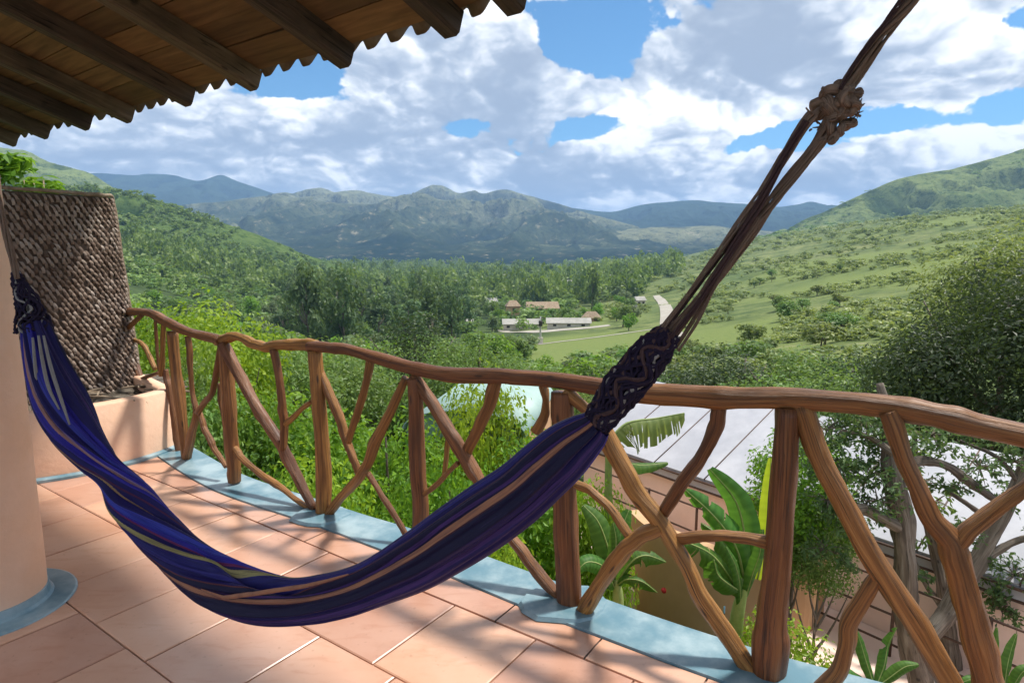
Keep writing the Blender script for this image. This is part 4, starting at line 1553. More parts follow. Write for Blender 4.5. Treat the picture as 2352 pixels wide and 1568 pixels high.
def mat_cloth():
    def f(nt, bs):
        uv = nt.add('ShaderNodeUVMap').outputs[0]
        s = nt.add('ShaderNodeSeparateXYZ', {0: uv})
        wob = nt.noise(nt.vmath('MULTIPLY', uv, (3.0, 5.0, 1.0)), 1.0, 2)
        u = nt.math('MULTIPLY_ADD', wob, 0.012, nt.math('SUBTRACT', s.outputs[0], 0.006))
        u = nt.math('FRACT', u)
        K = (0.010, 0.008, 0.034)
        N_, T_, U_ = (0.014, 0.010, 0.085), (0.36, 0.16, 0.09), (0.030, 0.022, 0.27)
        c = nt.ramp(u, [(0.0, (0.018, 0.016, 0.12)), (0.06, (0.03, 0.025, 0.16)), (0.085, N_), (0.118, (0.10, 0.028, 0.03)), (0.128, K), (0.165, (0.06, 0.028, 0.13)), (0.176, K),
                        (0.187, T_), (0.222, (0.055, 0.02, 0.03)), (0.23, K), (0.30, N_), (0.33, (0.022, 0.016, 0.085)), (0.35, (0.07, 0.03, 0.13)), (0.366, (0.03, 0.02, 0.10)), (0.40, N_),
                        (0.47, U_), (0.53, (0.045, 0.05, 0.33)), (0.56, N_), (0.60, U_), (0.622, (0.30, 0.19, 0.28)), (0.636, (0.40, 0.20, 0.16)), (0.650, U_), (0.70, (0.015, 0.012, 0.10)),
                        (0.74, (0.07, 0.015, 0.05)), (0.757, N_), (0.79, (0.36, 0.21, 0.10)), (0.803, N_), (0.85, (0.04, 0.05, 0.34)), (0.90, U_), (0.925, (0.14, 0.02, 0.08)), (0.938, N_), (0.972, (0.30, 0.25, 0.10))], 'CONSTANT')
        th = nt.noise(nt.vmath('MULTIPLY', uv, (170.0, 5.0, 1.0)), 1.0, 4, 0.7)
        c = nt.mix(nt.smooth(th, 0.42, 0.72, 0, 0.7), c, (0.012, 0.009, 0.035))
        c = nt.mix(nt.smooth(th, 0.40, 0.28, 0, 0.35), c, (0.10, 0.05, 0.20))
        setin(nt, bs, Base_Color=c, Roughness=0.55, Specular_IOR_Level=0.2, Sheen_Weight=0.12, Sheen_Roughness=0.35, Sheen_Tint=(0.45, 0.3, 0.9, 1.0))
        wv = nt.noise(nt.vmath('MULTIPLY', uv, (90.0, 16.0, 1.0)), 1.0, 4)
        bump(nt, bs, nt.math('ADD', th, wv), 0.5, 0.004)
    return principled('hammock_cloth', f)


def mat_cord(name, a, b):
    def f(nt, bs):
        uv = nt.add('ShaderNodeUVMap').outputs[0]
        n = nt.noise(nt.vmath('MULTIPLY', uv, (16.0, 40.0, 1.0)), 1.0, 4, 0.6)
        st = nt.noise(nt.vmath('MULTIPLY', uv, (34.0, 3.0, 1.0)), 1.0, 3)
        c = nt.mix(nt.smooth(nt.math('MULTIPLY_ADD', n, 0.4, nt.math('MULTIPLY', st, 0.6)), 0.3, 0.7), a, b)
        setin(nt, bs, Base_Color=c, Roughness=0.85, Specular_IOR_Level=0.2)
        bump(nt, bs, nt.math('ADD', n, st), 0.7, 0.004)
    return principled(name, f)


M_CLOTH = mat_cloth()
M_CORD = mat_cord('brown_cord', (0.10, 0.06, 0.045), (0.40, 0.27, 0.20))
M_NET = mat_cord('dark_netting', (0.008, 0.006, 0.014), (0.045, 0.03, 0.07))
M_NETB = mat_cord('brown_netting', (0.03, 0.015, 0.02), (0.15, 0.085, 0.08))
M_NETP = mat_cord('pale_netting', (0.20, 0.17, 0.16), (0.45, 0.42, 0.40))


def hammock():
    base = ham(700, 1400)
    root = empty('hammock', (base[0], base[1], 0), 'dark blue and purple striped cloth hammock slung across the terrace', 'hammock')
    inv = -np.array([base[0], base[1], 0])
    LR = [((45, 742), (112, 738)), ((50, 800), (140, 790)), ((60, 870), (170, 845)), ((78, 940), (205, 905)), ((112, 1000), (240, 985)), ((160, 1050), (285, 1058)), ((212, 1100), (325, 1105)),
          ((240, 1160), (375, 1150)), ((290, 1222), (420, 1200)), ((345, 1284), (470, 1246)), ((398, 1340), (530, 1282)), ((450, 1384), (600, 1308)), ((520, 1417), (665, 1322)),
          ((600, 1434), (725, 1324)), ((690, 1437), (780, 1310)), ((790, 1421), (835, 1290)), ((880, 1393), (890, 1257)), ((975, 1358), (950, 1212)), ((1060, 1312), (1010, 1166)),
          ((1150, 1256), (1080, 1116)), ((1230, 1196), (1150, 1070)), ((1300, 1130), (1205, 1025)), ((1352, 1076), (1258, 985)), ((1384, 1030), (1318, 956)), ((1398, 1000), (1345, 948))]
    Ls = catmull([ham(*a) for a, b in LR], 230)
    Rs = catmull([ham(*b) for a, b in LR], 230)
    n, m = 230, 170
    S = np.linspace(0, len(LR) - 1, n)
    eye = np.array([0, 0, H])
    th = np.linspace(0, 2 * np.pi, m + 1)
    tw = np.interp(S, [0, 2, 4, 6, 8, 10, 12, 14, 17, 24], [-5.0, -4.95, -4.5, -3.5, -2.3, -1.2, -0.5, -0.15, 0.0, 0.0])
    tw = np.convolve(np.pad(tw, 12, mode='edge'), np.ones(25) / 25, 'valid')
    C = (Ls + Rs) / 2
    N = (Rs - Ls) / 2
    Tn = np.gradient(C, axis=0)
    Tn /= np.linalg.norm(Tn, axis=1)[:, None]
    vw = eye - C
    vw /= np.linalg.norm(vw, axis=1)[:, None]
    side = np.cross(Tn, vw)
    side /= np.linalg.norm(side, axis=1)[:, None]
    hw = np.sum(N * side, 1)
    N = side * hw[:, None]
    hw = np.abs(hw)
    DD = np.cross(side, Tn)
    DD *= np.sign(np.sum(DD * vw, 1))[:, None]
    q = th[None] + tw[:, None]
    s = S[:, None]
    amp = np.interp(S, [0, 2, 6, 12, 14, 17, 22, 24], [0.13, 0.11, 0.10, 0.09, 0.075, 0.055, 0.07, 0.14])[:, None]
    fold = amp * (np.cos(7 * q + 0.5 * np.sin(s * 0.9)) * 0.9 + np.cos(13 * q + 1.3 + 0.8 * np.sin(s * 0.6)) * 0.65 + np.cos(23 * q + 2.1 + 0.7 * np.sin(s * 1.3)) * 0.38) + amp * 1.1 * (fbm(q * 5.5, s * 0.35 + 0 * q, 77, 3, 0.5, True) - 0.6) + amp * 0.9 * (fbm(q * 1.6, s * 0.55 + 0 * q, 31, 4) - 0.5)
    # long folds are sharp ridges with rounded hollows
    fold = np.where(fold > 0, fold * 1.1, fold * 1.7)
    # the open mouth of the belly: a deep slot near the upper edge
    slot = np.exp(-((S - 12.3) / 1.7) ** 2)[:, None] * np.exp(-((th[None] - 0.95 - 0.10 * (s - 12.3)) / 0.26) ** 2)
    lip = np.exp(-((S - 12.3) / 2.0) ** 2)[:, None] * np.exp(-((th[None] - 1.42 - 0.10 * (s - 12.3)) / 0.15) ** 2)
    slot2 = 0.34 * np.exp(-((S - 6.5) / 3.5) ** 2)[:, None] * (np.exp(-((np.mod(q + 0.7, 2 * np.pi) - 2.0) / 0.13) ** 2) + np.exp(-((np.mod(q + 0.7, 2 * np.pi) - 4.3) / 0.12) ** 2))
    mul = 1 + fold - 0.80 * slot + 0.12 * lip - slot2
    damp = 1 - 0.85 * np.abs(np.cos(th[None])) ** 4
    mul = 1 + (mul - 1) * damp
    depth = 0.72
    P = C[:, None] + N[:, None] * (np.cos(th)[None] * mul)[:, :, None] + DD[:, None] * (np.sin(th)[None] * mul * hw[:, None] * depth)[:, :, None]
    V = P.reshape(-1, 3) + inv
    uv = np.stack([(q / (2 * np.pi)).ravel(), np.repeat(S * 0.15, m + 1)], -1)
    i = np.arange(n - 1)[:, None] * (m + 1)
    j = np.arange(m)[None]
    fq = np.stack([i + j, i + j + 1, i + m + 2 + j, i + m + 1 + j], -1).reshape(-1, 4)
    link('cloth', mesh_np('cloth', V, fq, M_CLOTH, True, uv=uv), root)
    # a fold of hem lying over the mouth, pale brown stripe along it
    hem = [(462, 1352), (505, 1368), (520, 1371), (575, 1364), (640, 1354), (700, 1345), (745, 1334), (800, 1318)]
    v, f, u2 = tube([ham(x, y, 0.075) for x, y in hem], [0.002, 0.005, 0.007, 0.008, 0.008, 0.007, 0.005, 0.002], n=60, seg=12, rough=0.12, seed=2, flat=0.5)
    u2 = np.column_stack([0.20 + 0 * u2[:, 0], u2[:, 1]])
    link('hem', mesh_np('hem', v + inv, f, M_CLOTH, True, uv=u2), root)

    r = np.random.default_rng(12)

    def netting(name, path, widths, count, rad, mats, seed, zig=0.55, turns=5.0, depth=0.62, ends=(1.0, 1.0)):
        """criss-crossing knotted strands between the cloth and the cords"""
        P = catmull([ham(x, y) for x, y in path], 46)
        T = np.gradient(P, axis=0)
        T /= np.linalg.norm(T, axis=1)[:, None]
        vv_ = eye - P
        vv_ /= np.linalg.norm(vv_, axis=1)[:, None]
        Nn = np.cross(vv_, T)
        Nn /= np.linalg.norm(Nn, axis=1)[:, None]
        Dn = np.cross(T, Nn)
        Wd = np.interp(np.linspace(0, 1, 46), np.linspace(0, 1, len(widths)), [ham_w(*path[min(k, len(path) - 1)], w) for k, w in enumerate(widths)])
        t = np.linspace(0, 1, 46)
        for k in range(count):
            ph = 2 * np.pi * k / count + r.uniform(-0.1, 0.1)
            rr = r.uniform(0.72, 1.0) if k % 4 else r.uniform(0.25, 0.6)
            a = ph + zig * np.sin(t * np.pi * turns + (np.pi if k % 2 else 0)) + 0.12 * np.sin(t * 23 + k)
            Q = P + Nn * (np.cos(a) * rr * Wd)[:, None] + Dn * (np.sin(a) * rr * Wd * depth)[:, None] + r.normal(0, 0.0012, (46, 3))
            R = rad * r.uniform(0.7, 1.3) * (1 + 0.35 * np.maximum(0, np.sin(t * np.pi * turns * 2 + k)) ** 4)
            v, f, u3 = tube(np.column_stack([Q]), R, n=60, seg=6, rough=0.2, seed=k)
            mt = mats[0] if r.random() < 0.72 else mats[1 + int(r.integers(len(mats) - 1))]
            link(name, mesh_np(name, v + inv, f, mt, True, uv=u3), root)
    netting('net_strand', [(1368, 976), (1392, 940), (1430, 890), (1468, 845), (1505, 800), (1540, 762)], [62, 78, 92, 92, 80, 52], 78, 0.0042, [M_NET, M_NETB, M_NET, M_NETP], 1, 0.42, 6.0)
    netting('net_strand', [(80, 760), (76, 735), (68, 705), (56, 675), (42, 645), (36, 625)], [74, 66, 52, 38, 24, 14], 34, 0.0040, [M_NET, M_NET, M_NETB, M_NETP], 2, 0.6, 4.0)
    # pale threads running down into the blue cloth at the left
    for k, pth in enumerate([[(88, 770), (98, 830), (112, 890), (136, 940)], [(100, 770), (116, 840), (138, 910), (160, 975)], [(75, 775), (82, 850), (92, 910), (110, 960)]]):
        v, f, u3 = tube([ham(x, y, 0.055) for x, y in pth], [0.004, 0.006, 0.006, 0.003], n=24, seg=6, seed=k)
        link('pale_thread', mesh_np('pale_thread', v + inv, f, M_NETP, True, uv=u3), root)
    # suspension cords
    def cord(pts, out, seed, rough=0.12, flat=0.7, mat=M_CORD, seg=10):
        P = [ham(x, y, out) for x, y, w in pts]
        R = [ham_w(x, y, w) for x, y, w in pts]
        C = catmull(np.column_stack([P, R]), len(pts) * 12)
        T, Nn, Bn = frames(C[:, :3])
        t = np.concatenate([[0], np.cumsum(np.linalg.norm(np.diff(C[:, :3], axis=0), axis=1))])
        b = MB()
        for k in range(5):
            a = t * 9.0 + seed + k * np.pi / 2.5
            q = C[:, :3] + (Nn * np.cos(a)[:, None] + Bn * (np.sin(a) * flat)[:, None]) * (C[:, 3] * 0.68)[:, None]
            b.tube(q, C[:, 3] * 0.36, n=len(q), seg=7, rough=rough, seed=seed * 7 + k)
        o = b.build('cord', mat, root, True)
        o.data.transform(Matrix.Translation(Vector(inv)))
    cord([(1522, 752, 12), (1580, 676, 10), (1650, 580, 14), (1710, 495, 18), (1758, 430, 22), (1800, 362, 24), (1838, 300, 26), (1868, 262, 28)], 0.01, 1)
    cord([(1532, 765, 14), (1600, 690, 16), (1660, 610, 22), (1720, 530, 26), (1775, 460, 28), (1820, 402, 26), (1862, 352, 28), (1895, 305, 34), (1915, 265, 36)], -0.008, 2)
    cord([(1540, 775, 10), (1590, 715, 12), (1640, 640, 14), (1692, 555, 18), (1738, 480, 20), (1778, 405, 18), (1816, 335, 16), (1852, 278, 16)], 0.02, 3, mat=M_NETB)
    cord([(1552, 800, 9), (1592, 735, 11), (1628, 670, 13), (1668, 605, 14), (1730, 525, 16), (1786, 456, 16), (1846, 382, 16), (1892, 318, 18)], 0.0, 4)
    cord([(1558, 806, 7), (1600, 742, 8), (1640, 662, 9), (1690, 585, 12), (1745, 500, 14)], 0.012, 5)
    cord([(1528, 760, 8), (1572, 700, 8), (1630, 622, 9), (1690, 540, 10), (1748, 458, 12)], -0.015, 6, mat=M_NETB)
    cord([(1545, 782, 9), (1600, 706, 10), (1668, 622, 12), (1725, 545, 16), (1768, 478, 18)], -0.012, 9)
    cord([(1930, 215, 34), (1958, 172, 30), (1990, 122, 26), (2022, 78, 26), (2060, 40, 30), (2096, 0, 30), (2150, -70, 28), (2260, -240, 26), (2330, -350, 26)], 0.008, 7, 0.16)
    cord([(1945, 210, 26), (1975, 166, 26), (2012, 112, 24), (2048, 60, 26), (2082, 14, 28), (2110, -20, 28), (2160, -92, 26), (2270, -262, 24), (2335, -362, 24)], -0.010, 8, 0.16)
    cord([(1930, 205, 10), (1962, 150, 10), (1998, 100, 12), (2040, 45, 13), (2075, -4, 14), (2140, -90, 14), (2270, -262, 14), (2335, -358, 14)], 0.024, 10, 0.2, mat=M_NETB)
    # left cords, tied round the column
    for k, o in enumerate((0.0, 0.014, -0.012)):
        cord([(38 + 2 * k, 640, 12), (26 + 2 * k, 590, 13), (14 + 2 * k, 545, 13), (4 + k, 500, 14), (-14 + k, 430, 15), (-40 + k, 340, 16), (-62, 270, 16)], o, 20 + k)
    # big matted knot
    for k, (x, y, w, sd) in enumerate([(1890, 245, 64, 1), (1918, 222, 66, 2), (1948, 222, 50, 3), (1925, 262, 54, 4), (1908, 292, 40, 5), (1955, 245, 40, 6), (1876, 262, 36, 7), (1938, 200, 42, 8), (1915, 318, 30, 9), (1948, 285, 38, 10), (1968, 215, 30, 11), (1930, 300, 34, 12)]):
        c = ham(x, y, 0.012 * (k % 3 - 1))
        R = ham_w(x, y, w) * 0.72
        ax = r.normal(size=3)
        ax /= np.linalg.norm(ax)
        u = np.cross(ax, [0, 0, 1.0])
        u /= np.linalg.norm(u)
        vv = np.cross(ax, u)
        a = np.linspace(0, 2 * np.pi * 1.6, 22)
        pts = [c + (u * math.cos(q_) + vv * math.sin(q_)) * R * (0.75 + 0.2 * math.sin(q_ * 2.3 + k)) + ax * R * 0.35 * math.sin(q_ * 1.3) for q_ in a]
        v, f, u3 = tube(pts, R * 0.55, n=70, seg=9, rough=0.35, seed=k)
        link('knot_loop', mesh_np('knot_loop', v + inv, f, M_CORD, True, uv=u3), root)
    b = MB()
    for k in range(50):
        x, y = r.uniform(1858, 1985), r.uniform(190, 332)
        if abs((x - 1858) / 1.3 + (y - 190) - 110) > 78:
            continue
        c = ham(x, y, r.uniform(-0.05, 0.05))
        dv = r.normal(size=3) * 0.006
        b.tube([c, c + dv + r.normal(size=3) * 0.004, c + dv * 1.7 + r.normal(size=3) * 0.005], [0.003, 0.0024, 0.001], n=5, seg=4)
    o = b.build('frayed_fibre', M_CORD, root, True)
    for v in o.data.vertices:
        v.co = v.co + Vector(inv)
    o['kind'] = 'stuff'


hammock()

# ------------------------------------------------------------------ neighbouring house below
E0 = np.array([2.1, 11.0])
HE = np.array([0.616, -0.788])
HP = np.array([0.788, 0.616])


def hp(s, t, z):
    p = E0 + HE * s + HP * t
    return np.array([p[0], p[1], z])


def house_below():
    root = empty('pink_house', hp(4, 1.2, -6.5), 'pink walled house with a pale sheet roof below the terrace', 'house')
    inv = -np.array(root.location)
    ez, k = -2.2, 0.43
    L0, L1, dp = -1.4, 12.0, 2.05
    R = np.array([HE, HP]).T
    R3 = np.array([[HE[0], HP[0], 0], [HE[1], HP[1], 0], [0, 0, 1]])
    if np.linalg.det(R3) < 0:
        R3[:, 1] *= 1
    # roof: one pale sheet per strip, thin laps between
    ss = np.arange(L0, L1, 1.02)
    for a in ss:
        bb = a + 1.006
        V = [hp(a, -0.02, ez), hp(bb, -0.02, ez), hp(bb, dp, ez + k * dp), hp(a, dp, ez + k * dp)]
        up = [p + np.array([0, 0, 0.03]) for p in V]
        me = bpy.data.meshes.new('roof_sheet')
        me.from_pydata([tuple(p + inv) for p in V + up], [], [(0, 1, 2, 3), (7, 6, 5, 4), (0, 4, 5, 1), (1, 5, 6, 2), (2, 6, 7, 3), (3, 7, 4, 0)])
        me.materials.append(M_WHITE)
        link('roof_sheet', me, root)
        v, f, uv = tube([hp(bb + 0.007, -0.03, ez + 0.032), hp(bb + 0.007, dp, ez + k * dp + 0.032)], 0.010, n=4, seg=6)
        link('roof_seam', mesh_np('roof_seam', v + inv, f, M_BROWN, True), root)
    b = MB()
    for (z, t, rr) in ((ez - 0.02, -0.05, 0.020), (ez - 0.17, -0.02, 0.018)):
        b.tube([hp(L0, t, z), hp(L1, t, z)], rr, n=4, seg=6)
    o = b.build('gutter_pipe', M_BROWN, root)
    for v in o.data.vertices:
        v.co = v.co + Vector(inv)
    V = [hp(L0, -0.02, ez - 0.19), hp(L1, -0.02, ez - 0.19), hp(L1, -0.02, ez - 0.005), hp(L0, -0.02, ez - 0.005)]
    V = V + [p + np.array([HP[0], HP[1], 0]) * 0.03 for p in V]
    me = bpy.data.meshes.new('fascia')
    me.from_pydata([tuple(p + inv) for p in V], [], [(3, 2, 1, 0), (4, 5, 6, 7), (0, 1, 5, 4), (1, 2, 6, 5), (2, 3, 7, 6), (3, 0, 4, 7)])
    me.materials.append(M_WHITE)
    link('fascia', me, root)
    # walls
    def slab(name, a, bq, t, z0, z1, mat, th=0.2):
        V = [hp(a, t, z0), hp(bq, t, z0), hp(bq, t, z1), hp(a, t, z1)]
        V = V + [p + np.array([HP[0], HP[1], 0]) * th for p in V]
        me = bpy.data.meshes.new(name)
        me.from_pydata([tuple(p + inv) for p in V], [], [(3, 2, 1, 0), (4, 5, 6, 7), (0, 1, 5, 4), (1, 2, 6, 5), (2, 3, 7, 6), (3, 0, 4, 7)])
        me.materials.append(mat)
        return link(name, me, root)
    slab('wall', L0 + 0.2, L1, 0.09, -7.0, ez - 0.03, M_PINK)
    slab('wall', L0 + 0.2, L1, dp - 0.4, -7.0, ez + 0.62, M_PINK)
    V = [hp(L0 + 0.2, 0.3, -7), hp(L0 + 0.2, dp - 0.2, -7), hp(L0 + 0.2, dp - 0.2, ez + k * (dp - 0.2) - 0.03), hp(L0 + 0.2, 0.3, ez + 0.08)]
    V = V + [p + np.array([HE[0], HE[1], 0]) * 0.2 for p in V]
    me = bpy.data.meshes.new('wall')
    me.from_pydata([tuple(p + inv) for p in V], [], [(3, 2, 1, 0), (4, 5, 6, 7), (0, 1, 5, 4), (1, 2, 6, 5), (2, 3, 7, 6), (3, 0, 4, 7)])
    me.materials.append(M_PINK)
    link('wall', me, root)
    # balcony slab and its railing
    P = [hp(-1.2, 0.08, -3.46), hp(12, 0.08, -3.46), hp(12, -3.6, -3.46), hp(5.6, -3.1, -3.46), hp(5.0, -1.75, -3.46), hp(-1.2, -1.75, -3.46)]
    m = len(P)
    me = bpy.data.meshes.new('courtyard')
    me.from_pydata([tuple(p) for p in P] + [(p[0], p[1], -6.8) for p in P], [], [tuple(range(m - 1, -1, -1))] + [(i, (i + 1) % m, m + (i + 1) % m, m + i) for i in range(m)])
    me.materials.append(M_PINK)
    tag(link('courtyard', me), 'pale pink paved courtyard at the foot of the house below', None, None, 'structure')
    rr = empty('metal_railing', hp(3, -0.4, -3.46), 'thin brown metal railing along the pink wall of the house below', 'railing')
    iv = -np.array(rr.location)
    for z in (-2.50, -2.92, -3.30):
        v, f, uv = tube([hp(L0 + 0.3, -0.4, z), hp(L1 - 0.1, -0.4, z)], 0.017, n=4, seg=6)
        link('rail', mesh_np('rail', v + iv, f, M_BROWN, True), rr)
    for s in np.arange(L0 + 0.35, L1, 0.95):
        v, f, uv = tube([hp(s, -0.4, -3.46), hp(s, -0.4, -2.48)], 0.022, n=4, seg=6)
        link('post', mesh_np('post', v + iv, f, M_BROWN, True), rr)


house_below()


def garden_wall():
    pts = [(1440, 8.9), (1480, 8.3), (1540, 7.9), (1620, 7.55), (1700, 7.4), (1780, 7.35), (1860, 7.5), (1900, 7.9)]
    P = catmull([at_depth(px, 1300, d)[:2] for px, d in pts], 40)
    d = np.gradient(P, axis=0)
    nr = np.column_stack([d[:, 1], -d[:, 0]])
    nr /= np.linalg.norm(nr, axis=1)[:, None]
    n = len(P)
    z1 = -2.36 + 0.06 * np.sin(np.linspace(0, 5, n))
    fr = P
    bk = P - nr * 0.22
    V = np.vstack([np.column_stack([fr, np.full(n, -6.5)]), np.column_stack([fr, z1]), np.column_stack([bk, z1]), np.column_stack([bk, np.full(n, -6.5)])])
    j = np.arange(n - 1)
    q = np.vstack([np.stack([k * n + j, k * n + j + 1, (k + 1) * n + j + 1, (k + 1) * n + j], -1) for k in range(3)])
    o = link('garden_wall', mesh_np('garden_wall', V, q, M_TAN, False))
    tag(o, 'curved tan wall standing in front of the pink house', 'wall')
    c = at_depth(1523, 1352, 7.8)
    bm = MB()
    v, f, uv = tube([c + np.array([0, -0.02, 0]), c + np.array([0, -0.06, 0.0])], [0.035, 0.03], n=6, seg=12)
    o = link('wall_fitting', mesh_np('wall_fitting', v - c, f, M_RED, True), None, c)  # short plain red cylinder set on the wall, no lamp
    tag(o, 'small round red fitting on the tan wall', 'fitting')
    c = at_depth(1664, 1392, 7.1)
    v, f, uv = tube([c, c + np.array([0, 0, -0.09])], [0.012, 0.012], n=5, seg=8)
    v2, f2, uv2 = tube([c + np.array([0, 0, -0.09]), c + np.array([0, 0, -1.2])], [0.006, 0.006], n=5, seg=6)
    t = empty('garden_stake', c, 'thin garden stake with a pale blue cap before the tan wall', 'stake')
    link('cap', mesh_np('cap', v - c, f, M_BLUEPL, True), t)
    link('rod', mesh_np('rod', v2 - c, f2, M_BROWN, True), t)


garden_wall()


def teal_outbuilding():
    """low outbuilding with a barrel roof behind the bushes"""
    c = at_depth(1100, 900, 9.6)
    z = -1.12
    root = empty('outbuilding', (c[0], c[1], -5.0), 'small tan outbuilding with a pale teal barrel roof among the bushes', 'building')
    ang = math.radians(-12)
    ca, sa = math.cos(ang), math.sin(ang)
    Rm = np.array([[ca, -sa, 0], [sa, ca, 0], [0, 0, 1]])
    n = 40
    a = np.linspace(0, np.pi, n)
    prof = np.column_stack([-0.9 * np.cos(a), np.zeros(n), 0.32 * np.sin(a)])
    V = []
    for th in (0, 0.03):
        for y in (-0.9, 1.8):
            V.append(prof * np.array([1 + th, 1, 1 + th * 1.6]) + np.array([0, y, 0]))
    V = np.vstack(V) + np.array([0, 0, 5.0 + z])
    j = np.arange(n - 1)
    q = np.vstack([np.stack([n + j, n + j + 1, j + 1, j], -1), np.stack([2 * n + j, 2 * n + j + 1, 3 * n + j + 1, 3 * n + j], -1), np.stack([j, j + 1, 2 * n + j + 1, 2 * n + j], -1)])
    link('roof', mesh_np('roof', V @ Rm.T, q, M_TEALROOF, True), root)
    # arched end walls
    for y in (-0.82, 1.7):
        P = np.vstack([prof * 0.985 + np.array([0, y, 5 + z]), [[0.885, y, 0], [-0.885, y, 0]]]) @ Rm.T
        me = bpy.data.meshes.new('end_wall')
        back = P + Rm @ np.array([0, 0.1, 0])
        m = len(P)
        fc = [tuple(range(m)), tuple(range(2 * m - 1, m - 1, -1))] + [(i, (i + 1) % m, m + (i + 1) % m, m + i) for i in range(m)]
        me.from_pydata([tuple(p) for p in np.vstack([P, back])], [], fc)
        me.materials.append(M_TEALROOF if y < 0 else M_TAN)
        link('end_wall', me, root)
    for x in (-0.85, 0.85):
        b = MB()
        b.box(Rm @ np.array([x, 0.44, (5 + z) / 2]), (0.08, 2.4, 5 + z), ang)
        b.build('side_wall', M_TAN, root)


teal_outbuilding()

# ------------------------------------------------------------------ resort houses in the valley
def house(name, label, cat, c, w, dp, h, rh, rz, wall, roofm, kind='gable', group=None, overhang=0.6, windows=3, open_front=False):
    root = empty(name, c, label, cat, group)
    root.rotation_euler.z = rz
    b = MB()
    if open_front:
        for i in range(5):
            x = -w / 2 + 0.3 + i * (w - 0.6) / 4
            pb = MB()
            pb.box((x, -dp / 2 + 0.3, h / 2 - 0.5), (0.35, 0.35, h + 1))
            pb.build('pillar', M_TWIG, root)
        b.box((0, dp / 4, h / 2 - 0.5), (w - 0.6, dp / 2 - 0.4, h + 1))
        b.build('wall', wall, root)
    else:
        b.box((0, 0, h / 2 - 1), (w, dp, h + 2))
        b.build('wall', wall, root)
        for i in range(windows):
            x = -w / 2 + (i + 0.5) * w / windows
            f = MB()
            f.box((x, -dp / 2 - 0.03, h * 0.55), (min(1.4, w / windows * 0.5), 0.10, h * 0.42))
            f.build('window', M_DARK, root)
    W, D = w / 2 + overhang, dp / 2 + overhang
    if kind == 'gable':
        V = [(-W, -D, h - 0.1), (W, -D, h - 0.1), (W, D, h - 0.1), (-W, D, h - 0.1), (-W * 0.96, 0, h + rh), (W * 0.96, 0, h + rh)]
        fc = [(0, 1, 5, 4), (2, 3, 4, 5), (1, 2, 5), (3, 0, 4), (3, 2, 1, 0)]
    elif kind == 'hip':
        V = [(-W, -D, h - 0.1), (W, -D, h - 0.1), (W, D, h - 0.1), (-W, D, h - 0.1), (-W * 0.45, 0, h + rh), (W * 0.45, 0, h + rh)]
        fc = [(0, 1, 5, 4), (2, 3, 4, 5), (1, 2, 5), (3, 0, 4), (3, 2, 1, 0)]
    else:
        V = [(-W, -D, h - 0.1), (W, -D, h - 0.1), (W, D, h + rh), (-W, D, h + rh), (-W, -D, h + 0.05), (W, -D, h + 0.05), (W, D, h + rh + 0.15), (-W, D, h + rh + 0.15)]
        fc = [(3, 2, 1, 0), (4, 5, 6, 7), (0, 1, 5, 4), (1, 2, 6, 5), (2, 3, 7, 6), (3, 0, 4, 7)]
    me = bpy.data.meshes.new('roof')
    me.from_pydata(V, [], fc)
    me.materials.append(roofm)
    link('roof', me, root)
    return root


def px_w(c, w):
    return w * c[1] / F


